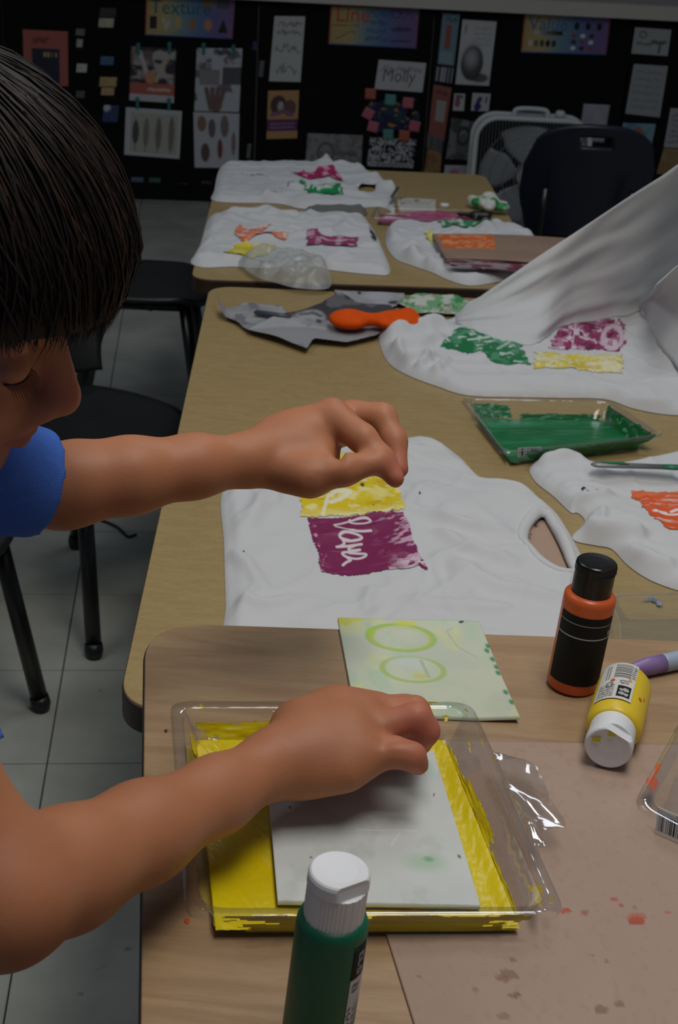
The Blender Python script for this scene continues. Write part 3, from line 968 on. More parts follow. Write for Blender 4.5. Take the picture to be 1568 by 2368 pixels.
# feather drawing
cv = Canvas(70, 60, (200, 204, 204), 1.2, 1); cv.rect(0.09, 0.1, 0.95, 0.93, (188, 186, 168))
for k, (cu, cc) in enumerate(((0.19, (64, 60, 58)), (0.38, (140, 140, 128)), (0.6, (128, 128, 112)), (0.83, (136, 134, 116)))):
    cv.ell(cu, 0.5, 0.06, 0.25 + 0.04 * k, cc, 0.9).line([(cu, 0.2), (cu - 0.01, 0.9)], 0.008, (90, 88, 80))
poster('feather_print', 'pale sheet showing four feathers in a row', 'poster', [(291, 248), (421, 257), (415, 368), (287, 358)], cv)
# two collage sheets
cv = Canvas(50, 70, (196, 200, 206), 1, 1.4); cv.noise(4, 5, 3, .55, .65, (120, 116, 120)).rect(0.6, 0.3, 1, 0.56, (90, 92, 104)).rect(0.1, 0.34, 0.52, 0.58, (150, 146, 146)).scrib(0.4, 0.03, 0.72, 0.1, 1, (60, 60, 70), 3, 0.03)
for k in range(4): cv.line([(0.25 + 0.13 * k, 0.64), (0.36 + 0.06 * k, 0.95)], 0.05, (128, 96, 90))
poster('collage_sheet', 'tall white sheet with grey cut-out pictures, above the acorn sheet', 'paper', [(455, 111), (561, 112), (553, 260), (449, 257)], cv)
cv = Canvas(50, 62, (196, 200, 206), 1, 1.2)
for cu, cv_, ru, rv, cc in ((0.18, .2, .1, .14, (150, 110, 90)), (0.4, .28, .08, .17, (110, 100, 110)), (0.68, .24, .09, .2, (134, 120, 110)), (0.25, .72, .1, .17, (110, 84, 78)), (0.58, .65, .06, .18, (130, 60, 64)), (0.88, .55, .05, .22, (150, 120, 120))): cv.ell(cu, cv_, ru, rv, cc)
poster('nature_sheet', 'white sheet with drawings of acorns and leaves', 'paper', [(447, 259), (554, 263), (551, 389), (450, 388)], cv, off=WOFF + 0.002)
# lettering sketch
cv = Canvas(50, 100, (206, 208, 206), 1, 2); cv.scrib(0.12, 0.06, 0.92, 0.3, 2, (120, 120, 118), 5, 0.014).scrib(0.12, 0.38, 0.92, 0.58, 1, (110, 110, 110), 9, 0.016).scrib(0.2, 0.68, 0.85, 0.92, 1, (110, 110, 110), 7, 0.018)
poster('lettering_sheet', 'tall narrow white sheet with pencil lettering, between the posters Texture and Line', 'paper', [(635, 37), (706, 38), (695, 190), (622, 188)], cv)
cv = Canvas(50, 70, (210, 150, 52), 1, 1.45); cv.ell(.35, .3, .26, .2, (90, 60, 60)).ell(.72, .36, .2, .17, (120, 80, 70)).ell(.42, .32, .1, .1, (196, 180, 170)).line([(.15, .5), (.5, .42), (.8, .5)], .06, (150, 90, 140)).rect(0, .6, 1, .84, (110, 40, 110)).scrib(.1, .64, .9, .8, 2, (180, 130, 170), 4, .012)
poster('flyer', 'yellow and purple flyer with a photograph of two faces', 'flyer', [(620, 210), (692, 209), (687, 320), (616, 322)], cv)
cv = Canvas(70, 40, (150, 152, 148), 1.6, 1); cv.ring(.35, .5, .14, .26, .2, (100, 102, 100)).noise(9, 6, 4, .55, .62, (110, 114, 112), .7).scrib(.5, .4, .9, .8, 2, (100, 104, 102), 6, .02)
poster('pencil_drawing', 'grey pencil drawing hanging just above the farthest table', 'paper', [(711, 308), (839, 313), (835, 400), (705, 396)], cv)
cv = Canvas(70, 44, (204, 206, 206), 1.6, 1); cv.scrib(.06, .1, .94, .45, 1, (140, 120, 120), 5, .016, .7)
o = poster('name_drawing', 'white sheet with a sketched name, above the ring of coloured squares', 'paper', [(876, 138), (986, 146), (977, 214), (866, 206)], cv)
q = wq([(876, 138), (986, 146), (977, 214), (866, 206)], WOFF + .0012); ux = q[1] - q[0]; uy = q[0] - q[3]
text_mesh('lettering', 'Molly', q[3] + ux * .12 + uy * .3, ux / np.linalg.norm(ux), uy / np.linalg.norm(uy), 0.075, M_GREYI, o, 0.85)
# black and white pattern
cv = Canvas(100, 64, (196, 198, 204), 1.6, 1); cv.noise(26, 6, 3, .48, .52, (20, 20, 24)).noise(6, 22, 5, .52, .56, (200, 200, 206)).noise(30, 20, 8, .55, .6, (16, 16, 20)).rect(.02, .84, .98, .97, (190, 192, 196)).bars(.04, .86, .96, .95, 30, (60, 60, 64), 4)
poster('pattern_print', 'black and white patterned sheet beneath the ring of coloured squares', 'paper', [(856, 318), (963, 322), (955, 389), (848, 384)], cv)
# ring of coloured squares with a dark blue centre
cv = Canvas(60, 50, (24, 30, 70), 1.2, 1); cv.noise(5, 5, 7, .5, .6, (30, 60, 80)).noise(9, 9, 3, .62, .7, (170, 130, 50)); blotch(cv, 4, .2, 4, [(.1, .1), (.9, .05), (.95, .6), (.7, .95), (.2, .9), (.02, .5)])
o = sheet('collage_centre', wq([(852, 222), (972, 226), (968, 310), (850, 306)]), cv, M_POSTER, None, 0, nrm=WN); tag(o, 'dark blue cut-paper shape in the middle of the coloured squares', 'paper')
for (x, y, s, a, c, nm) in ((857, 217, 25, .05, (214, 84, 42), 'orange square note, topmost and leftmost of the ring'), (903, 231, 25, .1, (70, 170, 160), 'teal square note at the top of the ring'), (944, 238, 25, .1, (222, 96, 116), 'pink square note at the upper right of the ring'),
                        (852, 263, 25, .5, (216, 92, 116), 'pink tilted square note at the left of the ring'), (863, 293, 25, .25, (216, 92, 120), 'pink square note at the lower left of the ring'), (959, 292, 25, .2, (216, 90, 114), 'pink square note at the lower right of the ring'),
                        (898, 311, 24, .02, (64, 160, 150), 'teal square note at the bottom of the ring'), (935, 314, 25, .08, (210, 84, 44), 'orange square note at the bottom right of the ring')):
    k = s / 2; cs = [(-k, -k), (k, -k), (k, k), (-k, k)]
    pts = [(x + p * math.cos(a) - r * math.sin(a), y + p * math.sin(a) + r * math.cos(a)) for p, r in cs]
    poster('square_note', nm, 'note', pts, Canvas(6, 6, c).noise(3, 3, int(x), .4, .6, c, .2), 'coloured square notes', off=WOFF + .003)
# column beside the sphere drawing
cv = Canvas(30, 84, (110, 150, 170), 1, 2.8); cv.rect(.3, .22, .62, .68, (170, 80, 60)).scrib(.2, .06, .85, .18, 1, (70, 100, 130), 5, .03).rect(.1, .75, .85, .97, (130, 170, 184))
poster('tall_poster', 'narrow blue poster with a red bar beside the sphere drawing', 'poster', [(1024, 30), (1064, 33), (1050, 153), (1012, 148)], cv)
cv = Canvas(40, 36, (70, 70, 74)); cv.bars(.03, .05, .97, .95, 5, (180, 182, 186), 3)
poster('strip_sheet', 'small sheet of white strips below the narrow blue poster', 'paper', [(1008, 153), (1051, 156), (1045, 194), (1004, 188)], cv)
cv = Canvas(30, 80, (170, 80, 66), 1, 2.6); cv.rect(.3, .28, .8, .7, (170, 168, 160)).scrib(.2, .08, .8, .2, 1, (120, 40, 40), 3, .03)
poster('tall_poster', 'narrow brick red poster with a pale panel', 'poster', [(1003, 195), (1045, 203), (1028, 321), (990, 312)], cv)
cv = Canvas(30, 24, (120, 118, 122)); cv.bars(.02, .1, .98, .95, 8, (60, 58, 64), 3)
poster('strip_sheet', 'small dark striped sheet under the brick red poster', 'paper', [(989, 309), (1028, 322), (1023, 352), (986, 341)], cv)
poster('tall_poster', 'small ochre poster low down beside the farthest table', 'poster', [(988, 343), (1022, 353), (1018, 402), (980, 400)], Canvas(20, 30, (170, 120, 46)).noise(3, 3, 4, .4, .7, (140, 90, 40)))
# sphere drawing
cv = Canvas(60, 110, (206, 208, 208), 1, 1.9); cv.ell(.68, .88, .26, .07, (70, 70, 72), .9, .3).ell(.42, .66, .32, .27, (60, 60, 62)).ell(.40, .63, .27, .22, (96, 96, 98), 1, .5).ell(.38, .58, .17, .13, (176, 176, 178), 1, .8).scrib(.35, .08, .9, .4, 4, (150, 150, 150), 5, .008, .6).line([(.14, .08), (.12, .2)], .02, (120, 120, 120))
poster('sphere_drawing', 'white sheet with a shaded pencil sphere and its shadow', 'drawing', [(1070, 45), (1149, 50), (1131, 199), (1053, 195)], cv)
cv = Canvas(20, 30, (200, 200, 204)); cv.ell(.35, .5, .25, .3, (180, 70, 100)).scrib(.2, .1, .8, .25, 1, (70, 70, 90), 3, .06)
poster('small_card', 'small white card with a pink mark under the sphere drawing', 'card', [(1051, 216), (1076, 217), (1073, 257), (1047, 256)], cv)
cv = Canvas(30, 30, (200, 200, 206)); cv.line([(.3, .9), (.35, .5), (.45, .3)], .12, (60, 50, 150)).ell(.35, .75, .2, .2, (50, 40, 140)).line([(.8, .2), (.78, .5)], .05, (90, 90, 110))
poster('small_card', 'small white card with a violet figure above the fan', 'card', [(1093, 215), (1135, 217), (1130, 258), (1089, 256)], cv)
cv = Canvas(40, 56, (130, 130, 132)); cv.noise(4, 5, 6, .45, .6, (80, 80, 84)).ell(.55, .6, .3, .25, (100, 100, 104)).ring(.5, .4, .2, .2, .3, (60, 60, 64))
poster('pencil_drawing', 'grey shaded drawing partly behind the left side of the fan', 'paper', [(1045, 272), (1110, 284), (1095, 371), (1031, 368)], cv)
poster('small_card', 'pale card low beside the fan above the far table corner', 'card', [(1029, 382), (1086, 383), (1083, 412), (1026, 410)], Canvas(20, 12, (190, 186, 194)).ell(.4, .6, .2, .3, (190, 120, 150)))
# right hand papers
cv = Canvas(50, 40, (176, 180, 178)); cv.ring(.25, .25, .08, .12, .3, (100, 100, 100)).scrib(.1, .5, .5, .7, 1, (110, 110, 110), 3, .02).scrib(.5, .4, .9, .6, 1, (70, 70, 74), 4, .03).line([(.75, .6), (.74, .9)], .03, (90, 90, 90))
poster('pencil_drawing', 'small pencil drawing to the right of the Value poster', 'paper', [(1469, 63), (1553, 69), (1544, 130), (1460, 124)], cv)
cv = Canvas(50, 76, (168, 172, 172), 1, 1.5); cv.scrib(.1, .08, .9, .9, 6, (130, 134, 134), 3, .01, .7)
poster('pencil_drawing', 'larger grey sheet hanging above the blue picture with the orange figure', 'paper', [(1466, 148), (1545, 153), (1526, 272), (1446, 263)], cv)
cv = Canvas(50, 66, (90, 140, 176), 1, 1.35); cv.noise(3, 4, 3, .45, .6, (120, 170, 190)).ell(.5, .25, .18, .16, (196, 90, 60)).ell(.55, .5, .14, .2, (190, 84, 54)).ell(.42, .72, .22, .16, (200, 80, 50)).line([(.6, .6), (.75, .85)], .06, (180, 80, 60))
poster('figure_picture', 'blue picture with an orange figure', 'picture', [(1441, 284), (1517, 287), (1497, 391), (1426, 384)], cv)
poster('blank_sheet', 'plain lilac sheet just right of the fan', 'paper', [(1350, 240), (1411, 243), (1397, 330), (1338, 326)], Canvas(10, 14, (178, 176, 190)).noise(3, 3, 3, .4, .7, (168, 166, 182)))
poster('small_card', 'small pale card at the lower right above the lifted shirt', 'card', [(1470, 404), (1497, 405), (1488, 450), (1462, 449)], Canvas(8, 10, (160, 160, 180)).noise(2, 2, 3, .4, .7, (150, 150, 172)))
cv = Canvas(30, 50, (180, 178, 176)); cv.scrib(.1, .1, .9, .9, 6, (130, 130, 140), 4, .015)
poster('notice_sheet', 'white notice cut by the right edge of the picture', 'paper', [(1551, 250), (1625, 254), (1606, 345), (1535, 341)], cv)
poster('notice_sheet', 'ochre sheet below the white notice at the right edge', 'paper', [(1535, 343), (1606, 347), (1588, 415), (1518, 402)], Canvas(10, 12, (180, 136, 64)).noise(3, 3, 5, .4, .7, (164, 120, 56)))
# small notes
for k, (x0, y0, x1, y1, c, lb) in enumerate((
        (175, 66, 196, 82, (120, 120, 118), 'small grey note above a white one beside the orange poster'), (177, 90, 191, 109, (180, 182, 180), 'tiny white note under the small grey one'), (177, 147, 201, 167, (206, 208, 206), 'small bright white note level with the blue one'),
        (176, 210, 196, 226, (90, 104, 108), 'small slate note close to the hair'), (230, 18, 269, 40, (66, 62, 58), 'dark smudged note at the top left'), (228, 42, 263, 63, (206, 198, 160), 'cream note under the dark smudged one'),
        (232, 130, 263, 150, (60, 120, 160), 'small sky blue note'), (230, 178, 270, 200, (206, 170, 90), 'upper of two tan notes'), (234, 202, 264, 220, (206, 172, 100), 'lower of two tan notes'), (238, 243, 274, 283, (50, 70, 130), 'navy note with a white corner beside the hair'),
        (302, 410, 331, 446, (90, 110, 150), 'dull blue note near the floor beside the hair'), (344, 411, 371, 425, (50, 110, 70), 'small green note near the floor'), (399, 421, 437, 455, (196, 204, 204), 'white paper cup shape near the floor'), (465, 418, 490, 428, (60, 56, 56), 'small dark note near the floor by the far table'),
        (584, 96, 596, 116, (40, 60, 110), 'small dark blue note in the gap left of the lettering sheet'), (599, 140, 610, 178, (110, 110, 116), 'thin grey strip left of the lettering sheet'), (571, 332, 580, 366, (110, 112, 116), 'thin pale strip low beside the acorn sheet'))):
    cv = Canvas(12, 12, c); cv.noise(3, 3, 100 + k, .45, .6, tuple(int(v * .85) for v in c), .5)
    if 'corner' in lb: cv.ell(.2, .15, .25, .2, (200, 204, 210))
    if 'cup' in lb: cv.rect(0, .5, 1, .56, (120, 126, 126)); blotch(cv, 3, .03, 4, [(.0, .05), (1, .05), (.9, .55), (.85, .98), (.2, .98), (.12, .55)])
    dx = (y1 - y0) * 0.05
    poster('small_note', lb, 'note', [(x0 + dx, y0), (x1 + dx, y0 + 1), (x1 - dx, y1 + 1), (x0 - dx, y1)], cv, 'small notes on the boards')
# teal clips holding the sheets
for k, (x, y) in enumerate(((320, 112), (392, 110), (318, 238), (391, 240), (471, 112), (540, 116))):
    g = Geo(); c = wallpt(x, y, WOFF + 0.006); g.box(c, (0.012, 0.008, 0.045), rotz(ROOM)); g.box(c + np.array([0, -0.004, 0.012]), (0.016, 0.006, 0.012), rotz(ROOM))
    o = g.build('paper_clip', plain('clip_teal', (40, 120, 120), 0.4), None); tag(o, ['teal clip on the left top of the photo poster', 'teal clip on the right top of the photo poster', 'teal clip on the left top of the feather sheet', 'teal clip on the right top of the feather sheet', 'teal clip on the left top of the collage sheet', 'teal clip on the right top of the collage sheet'][k], 'clip', 'teal clips')

# ================================================================== shirts on the middle table
MAROON = (128, 34, 84); GREEN = (20, 118, 66); YEL = (226, 200, 24); ORA = (222, 92, 40)

# the main shirt with the yellow and the maroon print
t1 = thing('t_shirt', 'white t-shirt lying flat with a yellow print above a maroon print reading Alana', 't-shirt', W(900, 1300, ZT))
s1_poly = [(516, 1135), (600, 1092), (720, 1050), (850, 1022), (930, 1017), (1010, 1030), (1065, 1062), (1112, 1108), (1190, 1140), (1255, 1170),
           (1285, 1188), (1316, 1235), (1338, 1275), (1352, 1310), (1345, 1380), (1330, 1450), (1320, 1520), (1150, 1530), (900, 1520), (700, 1520), (526, 1510), (522, 1400), (518, 1260)]
s1_hole = [(1252, 1202), (1262, 1210), (1290, 1262), (1312, 1312), (1322, 1326), (1296, 1322), (1258, 1300), (1230, 1272), (1222, 1250), (1230, 1222)]
c1 = Cloth('body', s1_poly, ZT, [s1_hole], thick=0.004, wr=0.014, rid=.75, seed=5, res=0.003, ang=2.5, freq=7, edge=0.006, parent=t1, stretch=2.0,
           folds=[([(1240, 1170), (1120, 1140), (960, 1090)], .010, .013), ([(1200, 1250), (1080, 1240), (930, 1190)], .008, .012), ([(1215, 1330), (1080, 1290), (1000, 1240)], .009, .012), ([(1330, 1400), (1150, 1380), (1010, 1300)], .010, .015),
                  ([(1060, 1070), (960, 1060), (900, 1040)], .010, .014), ([(640, 1120), (600, 1190), (560, 1250)], .008, .012), ([(520, 1270), (580, 1330), (620, 1400)], .006, .010), ([(700, 1400), (620, 1420), (540, 1400)], .006, .010),
                  ([(860, 1370), (850, 1400), (845, 1450)], .006, .008), ([(1010, 1120), (960, 1160), (940, 1210)], .005, .009), ([(1190, 1420), (1050, 1430), (900, 1400)], .006, .014)])
c1.band(0, 0.014, t1, 'collar', 0.0035)
cv = Canvas(170, 120, YEL, 1.5, 1.0)
cv.noise(8, 14, 3, .50, .72, (240, 232, 170), .8).noise(3, 12, 9, .58, .70, (206, 172, 8), .9).noise(5, 7, 15, .60, .75, (236, 226, 140), .8)
cv.line([(.27, .42), (.31, .52), (.40, .54), (.50, .50), (.52, .40)], .03, (236, 234, 214), .85).line([(.50, .33), (.58, .28)], .03, (238, 236, 216), .85)
cv.line([(.22, .98), (.27, .72), (.36, .66), (.48, .68), (.40, .76), (.30, .80)], .026, (238, 236, 214), .85)
cv.ell(.60, .585, .022, .028, (70, 76, 30), 1, .3)
cv.put(sstep(.86, 1.0, cv.v) * fbm(cv.u * 9, cv.v * 30, 4), (240, 236, 190))
blotch(cv, 11, .03, 6, [(.02, .0), (.76, .0), (.84, .28), (.95, .35), (.97, .66), (1.0, .97), (.6, .99), (.03, .97), (0.0, .6)])
c1.patch('print', [(697, 1062), (924, 1062), (936, 1212), (690, 1214)], cv, t1, label='yellow rolled print with faint white letters')
cv = Canvas(200, 150, MAROON, 1.55, 1.0)
cv.noise(4, 20, 3, .60, .75, (160, 80, 124), .5)
cv.put(sstep(.56, .66, fbm(cv.u * 9 + cv.v * 14, cv.v * 5 - cv.u * 3, 8)) * sstep(.55, .9, cv.u), (206, 166, 188))
cv.put(sstep(.50, .60, fbm(cv.u * 22 + cv.v * 9, cv.v * 22, 18)) * sstep(.62, .9, cv.u) * sstep(.7, .85, cv.v), (226, 206, 214))
cv.put(sstep(.6, .7, fbm(cv.u * 20, cv.v * 12, 28)) * sstep(.12, .03, cv.u), (210, 170, 190))
LW = (224, 212, 216)
PQ = np.array([(709, 1212), (935, 1209), (990, 1342), (742, 1346)], float)
def px_uv(px, py, Q):
    u = v = .5; p = np.array([px, py])
    for _ in range(10):
        f0 = (Q[0] * (1 - u) + Q[1] * u) * (1 - v) + (Q[3] * (1 - u) + Q[2] * u) * v - p
        d = np.linalg.solve(np.column_stack([(Q[1] - Q[0]) * (1 - v) + (Q[2] - Q[3]) * v, (Q[3] * (1 - u) + Q[2] * u) - (Q[0] * (1 - u) + Q[1] * u)]), -f0); u += d[0]; v += d[1]
    return u, v
for st in ([(490, 752), (560, 738), (640, 712), (730, 690), (810, 692), (852, 724), (800, 745), (700, 742), (640, 722), (645, 695)],
           [(500, 772), (560, 798), (640, 826), (740, 842), (856, 836)],
           [(640, 912), (560, 892), (545, 868), (600, 848), (690, 862), (760, 892), (745, 912), (650, 918), (590, 910)], [(575, 905), (590, 935), (560, 955), (515, 966)],
           [(515, 966), (600, 962), (690, 956), (762, 954)], [(700, 958), (640, 978), (650, 1000), (745, 1000)],
           [(745, 1003), (640, 1012), (580, 1018), (580, 1040), (640, 1064), (720, 1082), (790, 1074), (806, 1050), (740, 1036), (640, 1022)], [(600, 1048), (640, 1080), (652, 1092), (610, 1108), (576, 1134)]):
    st = [px_uv(660 + a_ * .2296, 1060 + b_ * .2296, PQ) for a_, b_ in st]
    cv.line(crom(st, 5), .019, LW)
cv.put(sstep(.93, .97, cv.v) * (fbm(cv.u * 9, cv.v * 3, 6) > .52), (220, 190, 204))
blotch(cv, 21, .022, 9, [(.01, .01), (.99, .0), (.99, .2), (.97, .5), (.98, .8), (.995, .97), (.6, .985), (.2, .99), (.0, .93), (.02, .6), (.0, .3)])
c1.patch('print', [(709, 1212), (935, 1209), (990, 1342), (742, 1346)], cv, t1, label='maroon print with the white handwritten name Alana')
for k, (x, y, a) in enumerate(((1236, 1212, 9), (1224, 1240, 5), (1222, 1272, 8), (1240, 1302, 5), (860, 1190, 4), (966, 1165, 5), (560, 1290, 6))):
    cv = Canvas(10, 8, (34, 34, 36)); blotch(cv, 60 + k, .2, 3)
    c1.patch('ink_mark', [(x, y), (x + a, y), (x + a, y + a * .8), (x, y + a * .8)], cv, t1)
# pinkish card inside the shirt, seen through the neck opening
cc = Canvas(10, 10, (176, 148, 130))
o = sheet('cardboard', [W(1215, 1200, ZT + .003), W(1272, 1204, ZT + .003), W(1326, 1335, ZT + .003), W(1215, 1335, ZT + .003)], cc, M_CARD, None, .002)
tag(o, 'pinkish cardboard showing through the neck opening of the Alana shirt', 'cardboard')

# the shirt at the right with the orange print
t4 = thing('t_shirt', 'white rumpled t-shirt with an orange print, a brush lying on it', 't-shirt', W(1500, 1200, ZT))
s4_poly = [(1224, 1090), (1238, 1072), (1270, 1064), (1320, 1074), (1390, 1080), (1450, 1076), (1520, 1062), (1590, 1046), (1640, 1030), (1720, 1020), (1780, 1200), (1760, 1400), (1640, 1385), (1568, 1368), (1500, 1342),
           (1450, 1308), (1415, 1272), (1380, 1264), (1332, 1254), (1324, 1240), (1344, 1226), (1352, 1205), (1335, 1188), (1318, 1186), (1280, 1150), (1240, 1118)]
c4 = Cloth('body', s4_poly, ZT, (), thick=0.007, wr=0.011, seed=31, res=0.0033, ang=0.15, freq=11, rid=.8, edge=0.010, parent=t4, stretch=2.2,
           folds=[([(1240, 1085), (1300, 1075), (1360, 1065)], .012, .012), ([(1340, 1110), (1440, 1120), (1568, 1115)], .012, .014), ([(1330, 1160), (1370, 1170), (1420, 1150)], .008, .008), ([(1345, 1245), (1420, 1240), (1500, 1260)], .014, .014),
                  ([(1400, 1262), (1480, 1300), (1568, 1330)], .010, .014), ([(1370, 1190), (1365, 1215), (1360, 1245)], .008, .006), ([(1390, 1190), (1390, 1215), (1385, 1240)], .008, .006), ([(1260, 1130), (1320, 1165), (1350, 1190)], .006, .008)])
cv = Canvas(110, 90, ORA, 1.3, 1)
cv.noise(3, 16, 3, .52, .70, (232, 140, 96), .5).noise(4, 22, 8, .62, .72, (240, 226, 220), .5)
cv.line(crom([(.20, .56), (.34, .60), (.46, .57), (.44, .50), (.36, .54)], 5), .02, (240, 232, 228)).line([(.18, .54), (.30, .56)], .02, (240, 232, 228)).line(crom([(.5, .6), (.56, .5), (.62, .56)], 4), .02, (240, 232, 228))
blotch(cv, 31, .05, 7, [(.02, .02), (1, .0), (1, .98), (.22, .95), (.12, .55)])
c4.patch('print', [(1448, 1150), (1680, 1152), (1700, 1248), (1490, 1238)], cv, t4, label='orange rolled print')
for k, (x, y, w, hh) in enumerate(((1338, 1146, 16, 10), (1350, 1153, 12, 12), (1366, 1160, 16, 7))):
    cv = Canvas(12, 10, (30, 30, 32)); blotch(cv, 80 + k, .2, 3, [(.05, .6), (.4, .05), (.95, .3), (.6, .95)])
    c4.patch('ink_mark', [(x, y), (x + w, y), (x + w, y + hh), (x, y + hh)], cv, t4)
# brush lying on it


def axis_frame(a, b):
    z = (b - a) / np.linalg.norm(b - a); x = np.cross([0, 0, 1.0], z); x /= np.linalg.norm(x); y = np.cross(z, x)
    return np.column_stack([x, y, z]), np.linalg.norm(b - a)


zb = float(max(c4.z(*[np.array([v]) for v in W(px_, 1080, ZT + .03)[:2]])[0] for px_ in (1400, 1450, 1500, 1550, 1600, 1650, 1700))) + 0.004
a, b = W(1366, 1074, zb + .006), W(1720, 1086, zb + .006)
br = thing('paint_brush', 'flat paint brush with grey ferrule and green handle on the white shirt', 'brush', (a + b) / 2 - np.array([0, 0, .005]))
Mx, L = axis_frame(a, b)
def flatm(p, an, k): return np.array([p[0], p[1] * 0.55, p[2]])
V, F = lathe([(.0015, 0), (.005, .004), (.0065, .012), (.0062, .03), (.0055, .095)], 20, Mx, a, flatm); mk('ferrule', V, F, plain('ferrule_grey', (128, 132, 132), .35, .5, .3, var=(60, .2)), br, True)
V, F = lathe([(.0055, .094), (.0062, .11), (.0055, .16), (.0025, L)], 18, Mx, a, flatm); mk('handle', V, F, plain('brush_green', (18, 110, 74), .4), br, True)
cv = Canvas(16, 8, (40, 120, 84)); blotch(cv, 3, .2, 3)
Mx2 = Mx
q = [a + Mx @ np.array([dx, 0.0040, dz]) for dx, dz in ((-.004, .012), (-.004, .05), (.004, .05), (.004, .012))]
sheet('paint_stain', q, cv, M_PRINT, br, 0)

# ------------------------------------------------------------------ the lifted shirt
t3 = thing('t_shirt', 'white t-shirt half lifted off the table, printed in green, maroon and yellow', 't-shirt', W(1200, 820, ZT))
s3_poly = [(876, 790), (880, 768), (930, 760), (1000, 755), (1050, 738), (1090, 700), (1220, 690), (1400, 690), (1600, 700), (1700, 800), (1680, 950), (1568, 962), (1470, 948), (1400, 925), (1300, 922),
           (1180, 920), (1080, 916), (1010, 895), (940, 868), (896, 838)]
c3 = Cloth('body', s3_poly, ZT, (), thick=0.008, wr=0.010, seed=77, res=0.0037, ang=0.3, freq=12, rid=.9, edge=0.011, parent=t3, stretch=2.2,
           folds=[([(885, 790), (960, 775), (1040, 760)], .022, .018), ([(895, 820), (980, 810), (1040, 790)], .014, .012), ([(930, 850), (960, 845), (1000, 850)], .012, .008), ([(960, 860), (985, 850), (1010, 830)], .012, .007), ([(1000, 875), (1020, 860), (1035, 840)], .010, .008),
                  ([(1040, 880), (1200, 890), (1350, 890)], .008, .016), ([(1460, 740), (1520, 800), (1568, 880)], .012, .016), ([(1480, 900), (1540, 890), (1600, 900)], .008, .014), ([(910, 800), (925, 830), (935, 850)], .010, .008), ([(1400, 930), (1480, 935), (1560, 945)], .008, .010)])
cv = Canvas(120, 80, GREEN, 1.9, 1)
cv.noise(10, 9, 5, .50, .66, (90, 160, 124), .7).noise(12, 18, 9, .62, .70, (214, 224, 218), .8).line([(.3, .42), (.55, .33), (.7, .4)], .02, (200, 220, 208)).line([(.62, .62), (.82, .3)], .03, (190, 214, 200), .7)
blotch(cv, 41, .03, 6, [(.0, .55), (.10, .36), (.18, .10), (.32, .0), (.48, .28), (.68, .36), (.98, .24), (.88, .55), (.99, .97), (.6, .92), (.45, .70), (.25, .72)])
c3.patch('print', [(1018, 764), (1234, 764), (1230, 864), (1012, 862)], cv, t3, label='green scrunched print')
cv = Canvas(120, 60, (150, 50, 100), 2.2, 1)
cv.noise(12, 8, 4, .48, .66, (196, 140, 172), .8).noise(9, 14, 14, .55, .62, (110, 20, 66), .9).noise(14, 10, 24, .60, .66, (226, 214, 222), .9).line([(.35, .1), (.32, .95)], .02, (226, 216, 222), .7).ring(.82, .58, .12, .3, .3, (214, 190, 202))
blotch(cv, 45, .06, 6, [(.0, .95), (.12, .5), (.2, .1), (.6, .02), (.9, .06), (.99, .35), (.99, .62), (.92, .98), (.5, .9)])
c3.patch('print', [(1266, 748), (1450, 746), (1446, 826), (1262, 822)], cv, t3, label='maroon blotchy print')
cv = Canvas(110, 40, (222, 206, 70), 3.2, 1)
cv.noise(9, 5, 5, .42, .6, (230, 224, 180), .9).noise(6, 4, 12, .55, .7, (214, 184, 16), .9).noise(30, 12, 9, .55, .65, (234, 230, 206), .7)
blotch(cv, 47, .05, 6)
c3.patch('print', [(1228, 822), (1448, 828), (1448, 884), (1228, 866)], cv, t3, label='pale yellow print')

# the part held up: from the fold on the table to the raised edge
n, m = 70, 44
fold = crom(np.array([(1056, 742), (1100, 766), (1170, 786), (1240, 790), (1300, 754), (1390, 738), (1470, 722), (1530, 700), (1610, 690)], float), 9)
foldw = []
for (x, y) in fold:
    p = W(x, y, ZT + .02)
    foldw.append([p[0], p[1], float(c3.z(np.array([p[0]]), np.array([p[1]]))[0]) + .001])
foldw = np.array(foldw)
ui = np.linspace(0, 1, n + 1)
si = np.linspace(0, 1, len(foldw))
B = np.stack([np.interp(ui, si, foldw[:, i]) for i in range(3)], 1)
apex = np.array(W(1052, 732, ZT + .03))
top_px = crom(np.array([(1052, 730), (1130, 672), (1250, 592), (1400, 492), (1500, 426), (1568, 380), (1660, 318)], float), 6)
tp = np.stack([np.interp(ui, np.linspace(0, 1, len(top_px)), top_px[:, i]) for i in range(2)], 1)
z0d = (np.array(W(1052, 730, ZT + .03)) - CAM) @ _f
T = np.array([P(x, y, z0d + (2.30 - z0d) * u ** 1.2) for (x, y), u in zip(tp, ui)])
V = np.zeros((m + 1, n + 1, 3))
for j in range(m + 1):
    v = j / m
    bulge = math.sin(math.pi * v)
    w = v ** 1.1
    q = B * (1 - w) + T * w
    wob = (fbm(ui * 3 + v * 1.4, np.full(n + 1, v * 4.5 + 2) - ui * 1.5, 51, 2) - .5) * 0.030 * np.minimum(1, ui * 3) * min(1, v * 5 + .05)
    q = q + np.outer(wob, np.array([0.25, -1.0, 0.15])) + np.outer(np.minimum(ui * 2, 1) * bulge * 0.03, np.array([0, 1.0, -0.5]))
    V[j] = q
idx = np.arange((m + 1) * (n + 1)).reshape(m + 1, n + 1)
F = np.stack([idx[:-1, :-1], idx[:-1, 1:], idx[1:, 1:], idx[1:, :-1]], -1).reshape(-1, 4)
o = mk('lifted_side', V.reshape(-1, 3), F, M_CLOTH, t3, True); md = o.modifiers.new('thick', 'SOLIDIFY'); md.thickness = .0016
